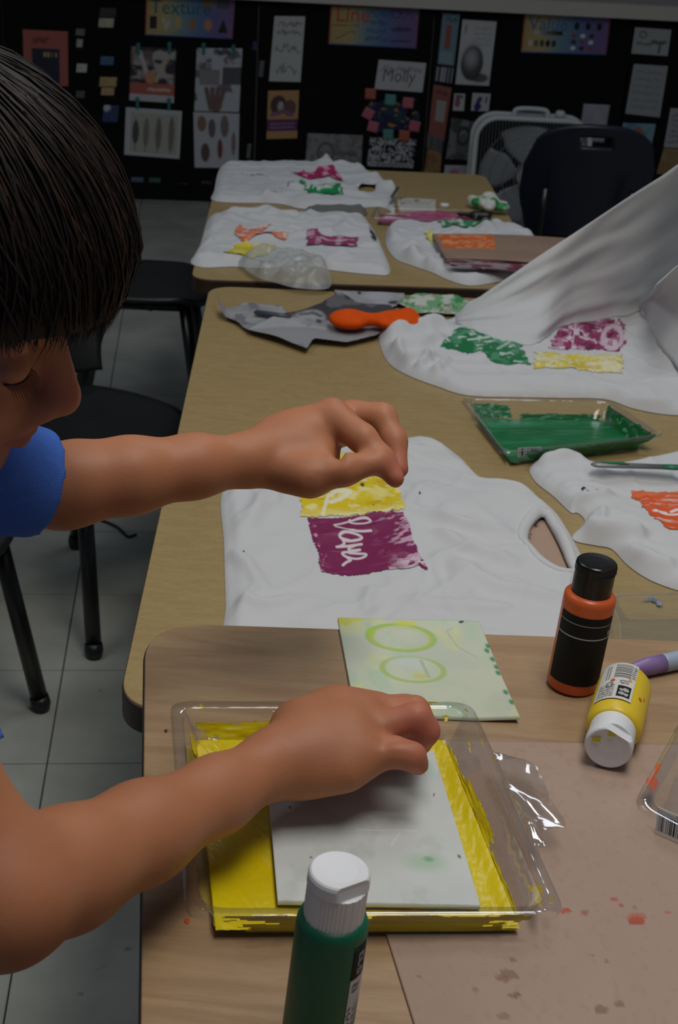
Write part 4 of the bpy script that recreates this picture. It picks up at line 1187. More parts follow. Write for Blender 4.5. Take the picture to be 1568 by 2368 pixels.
# inner fold at the right edge, a shaded pocket
n, m = 24, 24
edgeA = crom(np.array([(1486, 706), (1490, 726), (1520, 780), (1560, 850), (1600, 900)], float), 6)
edgeB = crom(np.array([(1522, 660), (1575, 612), (1640, 600), (1700, 640), (1740, 720)], float), 6)
ui = np.linspace(0, 1, n + 1)
A = np.stack([np.interp(ui, np.linspace(0, 1, len(edgeA)), edgeA[:, i]) for i in range(2)], 1)
Bp = np.stack([np.interp(ui, np.linspace(0, 1, len(edgeB)), edgeB[:, i]) for i in range(2)], 1)
Aw = np.array([W(x, y, ZT + .024) for x, y in A])
Bw = np.array([P(x, y, 2.22 + .05 * u) for (x, y), u in zip(Bp, ui)])
V = np.zeros((m + 1, n + 1, 3))
for j in range(m + 1):
    v = j / m
    q = Aw * (1 - v) + Bw * v
    q[:, 1] += 0.012 * math.sin(math.pi * v)
    q[:, 0] += (fbm(ui * 4, np.full(n + 1, v * 2), 61, 2) - .5) * .02
    V[j] = q
idx = np.arange((m + 1) * (n + 1)).reshape(m + 1, n + 1)
F = np.stack([idx[:-1, :-1], idx[:-1, 1:], idx[1:, 1:], idx[1:, :-1]], -1).reshape(-1, 4)
o = mk('sleeve_fold', V.reshape(-1, 3), F, M_CLOTH, t3, True); md = o.modifiers.new('thick', 'SOLIDIFY'); md.thickness = .0016

# ------------------------------------------------------------------ trays


def tray_inset(c, d):
    """rim corners TL TR BR BL moved inwards by d = far, right, near, left"""
    q = []
    for i in range(4):
        p, a, b = c[i], c[i - 1], c[(i + 1) % 4]
        u = (a - p) / np.linalg.norm(a - p); v = (b - p) / np.linalg.norm(b - p)
        q.append(p + u * d[i] + v * d[i - 1])
    return np.array(q)


def tray(name, label, corners, zt, hgt, inset, rad, lip=0.008, mat=None):
    """shallow clear plastic tray: corners of the outer rim TL TR BR BL (world xy)"""
    c = np.array([p[:2] for p in corners]); ctr = c.mean(0)
    t = thing(name, label, 'tray', (*ctr, zt))
    ins = [inset] * 4 if np.isscalar(inset) else inset
    prof = [(0, 0.0, hgt - .003), (0, 0.0, hgt), (1, 0.0, hgt), (1, .06, hgt - .003), (1, .55, hgt * .45), (1, .62, hgt * .40), (1, 1.0, .0015)]
    rings = [np.column_stack([round_poly(tray_inset(c, [lip * a + k * s_ for s_ in ins]), rad, 6), np.full(4 * 7, zt + z)]) for a, k, z in prof]
    n = len(rings[0]); F = []
    V = np.vstack(rings)
    for k in range(len(prof) - 1):
        for j in range(n):
            F.append((k * n + j, k * n + (j + 1) % n, (k + 1) * n + (j + 1) % n, (k + 1) * n + j))
    F.append(tuple(range((len(prof) - 1) * n, len(prof) * n)))
    mk('shell', V, F, mat or M_CLEAR, t, True)
    return t, None


def tray_pt(c, inset, u, v):
    q = tray_inset(c, [inset] * 4 if np.isscalar(inset) else inset)
    return (q[0] * (1 - u) + q[1] * u) * (1 - v) + (q[3] * (1 - u) + q[2] * u) * v


def paint_floor(name, c, inset, z, cv, zfn, parent, mat=None, over=0.0):
    q = [tray_pt(c, inset, u, v) for u, v in ((0, 0), (1, 0), (1, 1), (0, 1))]
    return sheet(name, [(*p, z) for p in q], cv, mat or M_PAINTV, parent, 0, zfn, (0, 0, 1), True)


def wall_paint_patch(name, c, lip, inset, zt, hgt, side, a0, a1, h0, h1, cv, parent, mat=None):
    """paint smeared on the inner wall of a tray: side 0 far,1 right,2 near,3 left; a along, h from the floor up"""
    uvs = [((0, 0), (1, 0)), ((1, 0), (1, 1)), ((0, 1), (1, 1)), ((0, 0), (0, 1))][side]
    def pt(a, hh):
        k = [lip + s_ * (1 - hh) - .0012 for s_ in ([inset] * 4 if np.isscalar(inset) else inset)]
        uv = np.array(uvs[0]) * (1 - a) + np.array(uvs[1]) * a
        p = tray_pt(c, k, *uv)
        return np.array([*p, zt + .002 + hh * (hgt - .004)])
    q = [pt(a0, h1), pt(a1, h1), pt(a1, h0), pt(a0, h0)]
    nr = np.cross(q[3] - q[0], q[1] - q[0]); nr /= np.linalg.norm(nr)
    ctr = np.array([*c.mean(0), zt + .1])
    if nr @ (ctr - q[0]) < 0: nr = -nr
    return sheet(name, q, cv, mat or M_PAINTV, parent, 0, lambda u, v: .0008 + .0012 * fbm(u * 6, v * 6, int(a0 * 99), 2), nr, True)


# green tray on the middle table
gc = np.array([W(1060, 920, ZT + .03)[:2], W(1412, 926, ZT + .03)[:2], W(1542, 1008, ZT + .03)[:2], W(1162, 1052, ZT + .03)[:2]])
tg, _ = tray('paint_tray', 'clear plastic tray filled with green paint, a barcode sticker on its side', [(*p, 0) for p in gc], ZT + .0005, .030, .018, .02)
cv = Canvas(110, 90, (16, 108, 60)); cv.noise(3, 12, 3, .45, .65, (40, 128, 84), .8).noise(2, 20, 8, .55, .7, (12, 92, 48), .8)
paint_floor('paint', gc, .024, ZT + .006, cv, lambda u, v: .0008 * fbm(u * 4, v * 18, 5, 3) + .0003 * fbm(u * 20, v * 20, 7, 2), tg)
for (sd, a0, a1, h0, h1, c, sdv) in ((1, .02, .98, 0, .95, (10, 92, 40), 4), (2, .12, .98, 0, .9, (18, 112, 62), 6), (0, .35, .98, 0, .45, (14, 100, 50), 8), (3, .05, .95, 0, .4, (16, 104, 56), 9), (0, .02, .3, .2, .9, (30, 110, 64), 12)):
    cv = Canvas(60, 16, c); cv.noise(14, 5, sdv, .64, .74, (120, 176, 146), .6); blotch(cv, sdv, .09, 5, [(0.0, .03), (1, .03), (1, 1.1), (.0, 1.1)])
    wall_paint_patch('paint_smear', gc, .008, .018, ZT, .03, sd, a0, a1, h0, h1, cv, tg)
cv = Canvas(40, 20, (206, 208, 210)); cv.bars(.06, .1, .45, .75, 12, (30, 30, 34), 2).bars(.5, .1, .94, .75, 12, (30, 30, 34), 5).rect(.06, .82, .94, .9, (120, 120, 124))
q = [W(1198, 1036, ZT + .024), W(1252, 1033, ZT + .024)]
dn = np.array([0, 0, -.0165]) + np.array([.0015, .004, 0])
sheet('barcode_label', [q[0], q[1], q[1] + dn, q[0] + dn], cv, M_CARD, tg, .0004, nrm=(-.1, -.97, .2))

# clear empty tray behind the orange bottle
ec = np.array([W(1395, 1378, ZT + .02)[:2], W(1720, 1372, ZT + .02)[:2], W(1760, 1560, ZT + .02)[:2], W(1405, 1560, ZT + .02)[:2]])
te, _ = tray('empty_tray', 'empty clear plastic tray with a blue streak, behind the orange bottle', [(*p, 0) for p in ec], ZT + .0005, .022, .014, .018, mat=M_CLEARM)
cv = Canvas(30, 16, (70, 120, 168)); cv.noise(6, 3, 4, .55, .7, (150, 170, 190)); blotch(cv, 5, .1, 5, [(.02, .35), (.45, .05), (.7, .3), (.98, .9), (.7, .95), (.45, .4)])
q = [W(x, y, ZT + .0035) for x, y in ((1482, 1378), (1538, 1378), (1538, 1402), (1482, 1402))]
sheet('paint_smear', q, cv, M_PRINT, te, 0)

# ------------------------------------------------------------------ papers at the far end of the middle table


def blob_paper(name, label, cat, poly, z, cvfn, curl=None, mat=None, thick=.0006, nx=90, ny=50, bbox=None):
    x0, y0 = np.min(poly, 0); x1, y1 = np.max(poly, 0)
    cv = Canvas(nx, ny, (160, 160, 162), (x1 - x0) / (y1 - y0), 1); cvfn(cv)
    pp = [((a - x0) / (x1 - x0), (b - y0) / (y1 - y0)) for a, b in poly]
    d, bx_, by_, ins = seg_dist(cv.u, cv.v, np.array(pp))
    near = (~ins) & (d < 1.2 / min(nx, ny))
    cu, cvv = np.where(near, bx_, cv.u), np.where(near, by_, cv.v)
    cv.mask = ins | near
    tl, tr, br_, bl = [W(a, b, z) for a, b in ((x0, y0), (x1, y0), (x1, y1), (x0, y1))]
    cv.u, cv.v = cu, cvv
    o = sheet(name, [tl, tr, br_, bl], cv, mat or M_CARD, None, 0, curl, (0, 0, 1), True)
    md = o.modifiers.new('thick', 'SOLIDIFY'); md.thickness = thick; md.offset = -1
    tag(o, label, cat)
    return o


def cf(cv): cv.noise(3, 4, 4, .45, .6, (146, 146, 150)).noise(6, 8, 6, .6, .7, (120, 120, 126))
blob_paper('magazine_page', 'curled grey magazine page at the left of the paper heap', 'paper', [(498, 702), (508, 722), (548, 716), (562, 706), (650, 716), (670, 740), (650, 752), (575, 772), (545, 750), (512, 738)], ZT + .003, cf,
           lambda u, v: .002 + .035 * np.clip(.14 - u, 0, 1) / .14 * .6 + .006 * fbm(u * 4, v * 3, 3, 2))


def cf(cv):
    cv.noise(3, 3, 5, .4, .6, (172, 172, 174)).ell(.52, .30, .40, .24, (66, 64, 68), 1, .1).ell(.78, .36, .2, .2, (72, 70, 74), 1, .2)
    cv.ell(.40, .50, .10, .16, (166, 166, 168), 1, .2).line([(.34, .44), (.42, .40), (.47, .46)], .03, (100, 100, 104)).ell(.46, .56, .02, .04, (70, 70, 74)).put(sstep(.66, .7, cv.v), (150, 150, 154)).noise(7, 5, 17, .6, .7, (120, 120, 126), .6)
blob_paper('magazine_page', 'torn magazine page with part of a face, under the orange scrap', 'paper', [(572, 772), (640, 742), (740, 714), (786, 684), (822, 712), (900, 720), (928, 748), (905, 762), (868, 786), (800, 800), (722, 794), (708, 814), (640, 792)], ZT + .006, cf,
           lambda u, v: .003 + .010 * fbm(u * 3, v * 3, 9, 2) + .004 * np.clip(.3 - v, 0, 1))
blob_paper('magazine_page', 'flat pale grey page at the far edge of the middle table', 'paper', [(772, 676), (935, 682), (932, 704), (906, 716), (820, 712), (790, 692)], ZT + .002,
           lambda cv: cv.noise(3, 3, 8, .4, .6, (176, 176, 182)).ell(.36, .15, .03, .08, (60, 60, 64)).ell(.85, .7, .08, .1, (70, 70, 74)), lambda u, v: .002 + .003 * fbm(u * 3, v * 2, 5, 2))
def cf(cv): cv.c[:] = lin((206, 210, 198)); cv.noise(9, 4, 4, .45, .6, (96, 168, 108), .85).noise(6, 6, 9, .55, .7, (176, 160, 150), .7).noise(14, 5, 19, .58, .66, (60, 140, 76), .8)
blob_paper('printed_paper', 'paper smeared with green paint beside the lifted shirt', 'paper', [(914, 706), (962, 682), (1060, 690), (1092, 704), (1076, 732), (960, 728)], ZT + .004, cf, lambda u, v: .002 + .006 * fbm(u * 4, v * 3, 25, 2))
# dark strip (pen) among the papers
a, b = W(588, 722, ZT + .014), W(672, 734, ZT + .016)
Mx, L = axis_frame(a, b)
V, F = lathe([(.002, 0), (.005, .004), (.0055, L * .5), (.0045, L)], 12, Mx, a); o = mk('pencil', V, F, plain('dark_grey_paint', (66, 72, 78), .4), None, True); tag(o, 'dark grey pencil stub lying on the curled magazine page', 'pencil')

# ------------------------------------------------------------------ surface nets for soft shapes


class SDF:
    def __init__(s, lo, hi, res):
        s.lo = np.array(lo, float); s.res = res
        s.n = np.ceil((np.array(hi) - s.lo) / res).astype(int) + 1
        s.f = np.full(s.n, 0.05, np.float32)

    def _win(s, lo, hi):
        a = np.clip(np.floor((lo - s.lo) / s.res).astype(int), 0, s.n - 1); b = np.clip(np.ceil((hi - s.lo) / s.res).astype(int) + 1, 1, s.n)
        if np.any(b <= a): return None
        ax = [(s.lo[i] + s.res * np.arange(a[i], b[i])).astype(np.float32) for i in range(3)]
        X, Y, Z = np.meshgrid(*ax, indexing='ij')
        return tuple(slice(a[i], b[i]) for i in range(3)), X, Y, Z

    def _mix(s, sl, d, k, sub):
        f = s.f[sl]
        if sub:
            d = -d
            h = np.clip(k - np.abs(f - d), 0, None) / k
            s.f[sl] = np.maximum(f, d) + h * h * k * .25
        else:
            h = np.clip(k - np.abs(f - d), 0, None) / k
            s.f[sl] = np.minimum(f, d) - h * h * k * .25

    def cone(s, a, b, ra, rb, k=.008, sub=False):
        a = np.asarray(a, float); b = np.asarray(b, float); m = max(ra, rb) + k + .012
        w = s._win(np.minimum(a, b) - m, np.maximum(a, b) + m)
        if w is None: return s
        sl, X, Y, Z = w
        d = b - a; L = d @ d + 1e-12
        t = np.clip(((X - a[0]) * d[0] + (Y - a[1]) * d[1] + (Z - a[2]) * d[2]) / L, 0, 1)
        q = np.sqrt((X - a[0] - t * d[0]) ** 2 + (Y - a[1] - t * d[1]) ** 2 + (Z - a[2] - t * d[2]) ** 2) - (ra + (rb - ra) * t)
        s._mix(sl, q, k, sub); return s

    def chain(s, pts, rad, k=.008):
        for i in range(len(pts) - 1): s.cone(pts[i], pts[i + 1], rad[i], rad[i + 1], k)
        return s

    def ell(s, c, r, R=None, k=.01, sub=False):
        c = np.asarray(c, float); r = np.asarray(r, float); m = r.max() + k + .012
        w = s._win(c - m, c + m)
        if w is None: return s
        sl, X, Y, Z = w
        P_ = np.stack([X - c[0], Y - c[1], Z - c[2]], -1)
        if R is not None: P_ = P_ @ np.asarray(R, np.float32)
        k0 = np.sqrt(((P_ / r) ** 2).sum(-1)); k1 = np.sqrt(((P_ / (r * r)) ** 2).sum(-1)) + 1e-6
        s._mix(sl, (k0 * (k0 - 1) / k1).astype(np.float32), k, sub); return s

    def mesh(s, smooth=1):
        f = s.f; sg = f < 0
        c = np.zeros(tuple(s.n - 1), np.uint8)
        offs = [(i, j, k) for i in (0, 1) for j in (0, 1) for k in (0, 1)]
        for (i, j, k) in offs: c += sg[i:s.n[0] - 1 + i, j:s.n[1] - 1 + j, k:s.n[2] - 1 + k]
        act = np.argwhere((c > 0) & (c < 8))
        idx = -np.ones(c.shape, np.int64); idx[tuple(act.T)] = np.arange(len(act))
        vals = {o_: f[act[:, 0] + o_[0], act[:, 1] + o_[1], act[:, 2] + o_[2]] for o_ in offs}
        acc = np.zeros((len(act), 3)); num = np.zeros(len(act))
        for a in offs:
            for ax in range(3):
                if a[ax] == 1: continue
                b = list(a); b[ax] = 1; b = tuple(b)
                va, vb = vals[a], vals[b]; m = (va < 0) != (vb < 0)
                t = np.where(m, va / np.where(np.abs(va - vb) < 1e-9, 1e-9, va - vb), 0)
                p = np.array(a, float)[None].repeat(len(act), 0); p[:, ax] += t
                acc += p * m[:, None]; num += m
        V = s.lo + (act + acc / num[:, None]) * s.res
        quads = []
        for ax in range(3):
            o1, o2 = [(1, 2), (2, 0), (0, 1)][ax]
            n_ = [slice(None)] * 3; n_[ax] = slice(0, -1); p_ = [slice(None)] * 3; p_[ax] = slice(1, None)
            A_, B_ = sg[tuple(n_)], sg[tuple(p_)]
            e = np.argwhere(A_ != B_)
            ok = (e[:, o1] > 0) & (e[:, o2] > 0) & (e[:, o1] < s.n[o1] - 1) & (e[:, o2] < s.n[o2] - 1)
            e = e[ok]; fl_ = A_[tuple(e.T)]
            def g(d1, d2):
                q_ = e.copy(); q_[:, o1] -= d1; q_[:, o2] -= d2
                return idx[q_[:, 0], q_[:, 1], q_[:, 2]]
            Q = np.stack([g(0, 0), g(1, 0), g(1, 1), g(0, 1)], -1)
            Q = np.where(fl_[:, None], Q, Q[:, ::-1]); quads.append(Q)
        Q = np.vstack(quads); Q = Q[(Q >= 0).all(1)]
        for _ in range(smooth):
            S_ = np.zeros_like(V); C_ = np.zeros(len(V))
            for a_, b_ in ((0, 1), (1, 2), (2, 3), (3, 0)):
                np.add.at(S_, Q[:, a_], V[Q[:, b_]]); np.add.at(S_, Q[:, b_], V[Q[:, a_]]); np.add.at(C_, Q[:, a_], 1); np.add.at(C_, Q[:, b_], 1)
            V = V * .5 + .5 * S_ / np.maximum(C_, 1)[:, None]
        return V, Q


# orange fuzzy scrap on the papers: two lobes pinched in the middle
pa, pb = W(808, 738, ZT + .03), W(912, 740, ZT + .03)
sd = SDF(np.minimum(pa, pb) - (.06, .07, .03), np.maximum(pa, pb) + (.07, .07, .03), .0025)
sd.ell(pa, (.034, .036, .015), rotz(-.2), .008).ell(pb + np.array([.006, 0, 0]), (.042, .036, .015), rotz(.15), .008).cone(pa, pb, .011, .011, .008)
sd.cone(pa, W(770, 738, ZT + .026), .012, .006, .01).ell(W(944, 732, ZT + .032), (.016, .024, .014), None, .01)
sd.cone(W(880, 729, ZT + .046), W(895, 728, ZT + .046), .007, .009, .01, True)
V, F = sd.mesh(1)
o = mk('felt_scrap', V, F, plain('orange_felt', (232, 88, 24), .95, .1, bmp=(320, .9, .002), var=(90, .12)), None, True); tag(o, 'bright orange fuzzy scrap pinched like a bow on the magazine pages', 'fabric scrap')

# ================================================================== things on the farthest table
tf1 = thing('t_shirt', 'white t-shirt on the farthest table with a maroon star print above a green one', 't-shirt', W(690, 430, ZT))
cf1 = Cloth('body', [(512, 386), (560, 381), (640, 384), (725, 382), (742, 370), (765, 374), (785, 388), (820, 392), (893, 423), (880, 432), (862, 430), (918, 440), (910, 462), (912, 494), (880, 480), (800, 484), (700, 484), (640, 472), (500, 467), (496, 440)],
            ZT, [[(828, 436), (850, 429), (868, 434), (862, 445), (838, 446)]], thick=.005, wr=.010, seed=91, res=.005, ang=0.1, freq=11, edge=.007, auto=22, parent=tf1, lumps=[(*W(752, 380, ZT)[:2], .03, .02), (*W(725, 472, ZT)[:2], .03, .012)])
cv = Canvas(60, 40, (176, 40, 92), 2, 1); cv.noise(8, 8, 3, .55, .66, (220, 170, 192), .9); blotch(cv, 3, .05, 6, [(.0, .35), (.4, .3), (.55, .02), (.75, .1), (.85, .5), (1, .85), (.65, .8), (.35, .98), (.3, .7)])
cf1.patch('print', [(674, 398), (800, 398), (800, 432), (674, 432)], cv, tf1, .0034, label='maroon star-like print')
cv = Canvas(60, 30, (14, 140, 76), 2.4, 1); cv.noise(9, 6, 5, .60, .7, (214, 224, 218), .9).scrib(.3, .4, .7, .75, 1, (220, 228, 222), 5, .04); blotch(cv, 6, .05, 6, [(.0, .05), (.2, .2), (.9, .05), (1, .98), (.2, .95)])
cf1.patch('print', [(688, 431), (796, 434), (796, 459), (690, 456)], cv, tf1, .0034, label='green print')
for k, (x, y, w, hh, c) in enumerate(((556, 412, 72, 6, (96, 96, 96)), (618, 450, 20, 7, (170, 90, 66)), (652, 425, 30, 16, (130, 140, 136)))):
    cv = Canvas(30, 10, c); blotch(cv, 7 + k, .25, 4, [(.0, .3), (.3, .7), (.7, .45), (1, .3), (.9, .8), (.4, .95), (.1, .6)]); cf1.patch('ink_mark', [(x, y), (x + w, y + 1), (x + w, y + hh), (x, y + hh)], cv, tf1, .0034)

tf2 = thing('t_shirt', 'white t-shirt on the farthest table with orange, yellow and short maroon prints', 't-shirt', W(670, 570, ZT))
cf2 = Cloth('body', [(441, 608), (452, 588), (466, 560), (484, 505), (520, 502), (610, 500), (660, 498), (700, 499), (730, 501), (760, 500), (795, 504), (840, 506), (856, 522), (870, 545), (885, 578), (902, 632), (860, 636), (780, 628), (700, 618), (600, 622), (540, 618), (470, 620)],
            ZT, (), thick=.005, wr=.010, seed=95, res=.005, ang=0.1, freq=10, edge=.007, auto=22, parent=tf2)
cv = Canvas(70, 40, (226, 110, 62), 2.6, 1); cv.noise(6, 6, 3, .48, .62, (236, 170, 140), .6).noise(9, 9, 8, .60, .68, (232, 222, 216), .7); blotch(cv, 3, .05, 6, [(.02, .45), (.12, .05), (.25, .35), (.75, .02), (.5, .4), (.98, .55), (.9, .9), (.5, .75), (.2, .98), (.1, .8)])
cf2.patch('print', [(538, 530), (674, 530), (674, 574), (536, 574)], cv, tf2, .0034, label='orange splayed print')
cv = Canvas(60, 36, (222, 206, 40), 2.6, 1); cv.noise(8, 5, 3, .5, .64, (236, 230, 150), .9); blotch(cv, 8, .06, 6, [(.0, .9), (.2, .3), (.45, .05), (.6, .25), (1, .2), (.9, .7), (.6, .98), (.3, .85)])
cf2.patch('print', [(514, 562), (640, 568), (636, 612), (512, 608)], cv, tf2, .0034, label='yellow print')
cv = Canvas(60, 26, (150, 56, 100), 3.4, 1); cv.noise(8, 6, 3, .5, .66, (206, 170, 188), .9).line([(.1, .55), (.9, .45)], .03, (220, 200, 208)); blotch(cv, 9, .05, 6, [(.02, .15), (.2, .05), (.4, .3), (.98, .1), (.97, .95), (.6, .85), (.02, .9)])
cf2.patch('print', [(705, 552), (832, 557), (828, 586), (703, 582)], cv, tf2, .0034, label='short maroon print')
cv = Canvas(30, 60, (44, 44, 46), .4, 1); cv.mask &= cv.dist([(.1, .05), (.5, .2), (.1, .3)]) < .04
cv.mask |= cv.dist([(.1, .42), (.9, .5), (.2, .62)]) < .05; cv.mask |= cv.dist([(.2, .78), (.9, .75), (.5, .9), (.9, .98)]) < .05
cf2.patch('ink_letters', [(852, 534), (868, 534), (872, 570), (858, 570)], cv, tf2, .0034)
# crumpled translucent sheet in front of it
M_TISSUE = clearmat('tissue_film', (0.92, 0.93, 0.92), 0.05, 0.25, 0.36)
ct = Cloth('plastic_film', [(552, 604), (600, 596), (690, 600), (740, 612), (762, 630), (760, 668), (690, 668), (640, 656), (590, 640)], ZT + .010, (), thick=.004, wr=.014, seed=101, res=.004, ang=.6, freq=18, edge=.006, auto=16, rid=1.4, mat=M_TISSUE)
tag(ct.obj, 'crumpled cloudy plastic film hanging over the near edge of the farthest table', 'plastic film')

tf3 = thing('t_shirt', 'white t-shirt bunched up under the cardboard with the orange print', 't-shirt', W(1020, 580, ZT))
cf3 = Cloth('body', [(892, 566), (896, 532), (915, 522), (960, 524), (1040, 528), (1140, 530), (1180, 530), (1215, 540), (1240, 560), (1245, 640), (1160, 652), (1090, 662), (1040, 650), (1000, 632), (960, 618), (915, 600)], ZT, (), thick=.008, wr=.010, seed=105, res=.005, ang=1.2, freq=14, edge=.010, auto=26, parent=tf3)
cv = Canvas(60, 14, (60, 140, 96), 5, 1); cv.noise(12, 3, 3, .5, .6, (190, 210, 196), .9); blotch(cv, 4, .1, 6); cf3.patch('print', [(1012, 522), (1140, 522), (1140, 536), (1012, 538)], cv, tf3, .0034)
cv = Canvas(14, 30, (220, 204, 90), .5, 1); cv.noise(3, 8, 3, .5, .6, (232, 226, 190), .9); blotch(cv, 4, .1, 5); cf3.patch('print', [(980, 540), (1002, 545), (1004, 578), (984, 574)], cv, tf3, .0034)
# cardboard lying on it
cv = Canvas(110, 60, (156, 130, 112), 2.4, 1); cv.noise(4, 4, 3, .4, .7, (150, 124, 106))
inr = (cv.u > .03) & (cv.u < .43) & (cv.v > .04) & (cv.v < .62)
cv.put(inr * 1.0, (216, 104, 48)); cv.put(inr * sstep(.5, .62, fbm(cv.u * 22, cv.v * 14, 6)) * .7, (232, 160, 110)); cv.put(inr * (1 - sstep(.015, .03, np.abs(cv.v - .34 - .04 * np.sin(cv.u * 60)))) * .5, (236, 190, 160))
zc3 = ZT + .040
q = [W(1000, 541, zc3 - .004), W(1325, 552, zc3 + .004), W(1310, 613, zc3), W(1030, 594, zc3 - .006)]
o = sheet('cardboard', q, cv, M_CARD, None, .004, lambda u, v: .004 * np.sin(u * 3), (0, 0, 1)); tag(o, 'brown cardboard with an orange print lying on the bunched shirt', 'cardboard')
# folded dark thing under it (maroon paper)
cv = Canvas(60, 20, (150, 140, 142), 4, 1); cv.noise(6, 4, 3, .5, .6, (120, 30, 60), .9).noise(4, 6, 9, .5, .6, (70, 40, 50), .8)
q = [W(1030, 598, ZT + .035), W(1230, 606, ZT + .035), W(1215, 628, ZT + .03), W(1045, 612, ZT + .03)]
o = sheet('printing_plate', q, cv, M_CARD, None, .003, None, (0, 0, 1)); tag(o, 'plate stained with maroon ink under the brown cardboard', 'plate')
# grey cloth between the shirts
cg = Cloth('grey_rag', [(700, 489), (735, 486), (790, 488), (840, 490), (850, 496), (838, 500), (800, 498), (740, 496)], ZT, (), thick=.008, wr=.01, seed=111, res=.006, edge=.01, mat=plain('grey_cloth', (112, 112, 110), .9, .15, bmp=(600, .3, .001)))
tag(cg.obj, 'grey rag between the two shirts on the farthest table', 'rag')
# maroon tray
mc = np.array([W(866, 478, ZT + .02)[:2], W(1108, 484, ZT + .02)[:2], W(1100, 512, ZT + .02)[:2], W(856, 504, ZT + .02)[:2]])
tm, _ = tray('paint_tray', 'clear tray of maroon paint on the farthest table', [(*p, 0) for p in mc], ZT + .0005, .02, .012, .012)
cv = Canvas(70, 20, (150, 44, 96), 6, 1); cv.noise(6, 3, 3, .5, .65, (176, 90, 126), .8)
paint_floor('paint', mc, .016, ZT + .005, cv, lambda u, v: .002 * fbm(u * 8, v * 5, 5, 3), tm)
for (sdd, a0, a1, h0, h1) in ((0, .2, .9, 0, .8), (2, .25, .98, 0, .6)):
    cv = Canvas(40, 10, (156, 50, 100)); blotch(cv, sdd + 3, .2, 5); wall_paint_patch('paint_smear', mc, .008, .012, ZT, .02, sdd, a0, a1, h0, h1, cv, tm)
# small box label card
cv = Canvas(50, 16, (196, 196, 186), 4, 1); cv.scrib(.08, .2, .9, .7, 2, (120, 120, 116), 4, .02).noise(6, 3, 9, .62, .68, (150, 60, 80), .8)
q = [W(920, 456, ZT + .012), W(1008, 460, ZT + .012), W(1008, 483, ZT + .012), W(918, 478, ZT + .012)]
o = sheet('card_box', q, cv, M_CARD, None, .011, None, (0, 0, 1)); tag(o, 'small pale printed card box behind the maroon tray', 'box')
# crumpled tissue with green paint
p0 = W(1127, 470, ZT + .02)
sd = SDF(p0 - (.09, .09, .03), p0 + (.09, .09, .07), .004)
rr_ = np.random.default_rng(3)
for k in range(16):
    a = p0 + np.array([rr_.uniform(-.035, .035), rr_.uniform(-.06, .06), rr_.uniform(-.008, .012)])
    sd.ell(a, (rr_.uniform(.008, .02), rr_.uniform(.012, .026), rr_.uniform(.006, .014)), rotz(rr_.uniform(0, 3)), .006)
V, F = sd.mesh(0); V[:, 2] = np.maximum(V[:, 2], ZT + .001)
col = np.ones((len(V), 3)) * lin((206, 208, 196)); mm = sstep(.5, .58, fbm(V[:, 0] * 40, V[:, 1] * 30, 6))[:, None] * sstep(p0[1] + .03, p0[1] - .02, V[:, 1])[:, None]
col = col * (1 - mm) + lin((30, 140, 76)) * mm
o = mk('paper_towel', V, F, M_PRINT, None, True, col); tag(o, 'crumpled white paper towel smeared with green on the farthest table', 'paper towel')
# dark brayer head and a small white scrap
sd = SDF(W(1092, 505, ZT) - (.05, .05, .0), W(1140, 495, ZT) + (.05, .05, .05), .003)
sd.cone(W(1098, 498, ZT + .012), W(1126, 500, ZT + .012), .010, .011, .004).cone(W(1060, 494, ZT + .012), W(1098, 498, ZT + .012), .004, .006, .006)
V, F = sd.mesh(1); o = mk('brush_head', V, F, M_BLACKP, None, True); tag(o, 'black brush head beside the crumpled green towel', 'brush')
V, F = lathe([(.011, 0), (.011, .006), (.009, .008)], 18, np.eye(3), W(1028, 478, ZT)); o = mk('bottle_cap', V, F, M_WHITEP, None, True); tag(o, 'tiny white bottle cap right of the pale card box', 'cap')
# short grey stick at the tip of the shirt
a, b = W(906, 456, ZT + .03), W(920, 434, ZT + .03); Mx, L = axis_frame(a, b)
V, F = lathe([(.003, 0), (.004, .004), (.004, L - .003), (.002, L)], 10, Mx, a); o = mk('pencil', V, F, plain('grey_stick', (84, 88, 80), .5), None, True); tag(o, 'short grey stick at the tip of the star print shirt', 'pencil')

# ================================================================== things on the nearest table
# cardboard under the tray
cq = [W(752, 1706, ZN + .002), W(1620, 1722, ZN + .002), W(1720, 2560, ZN + .002), W(1018, 2560, ZN + .002)]
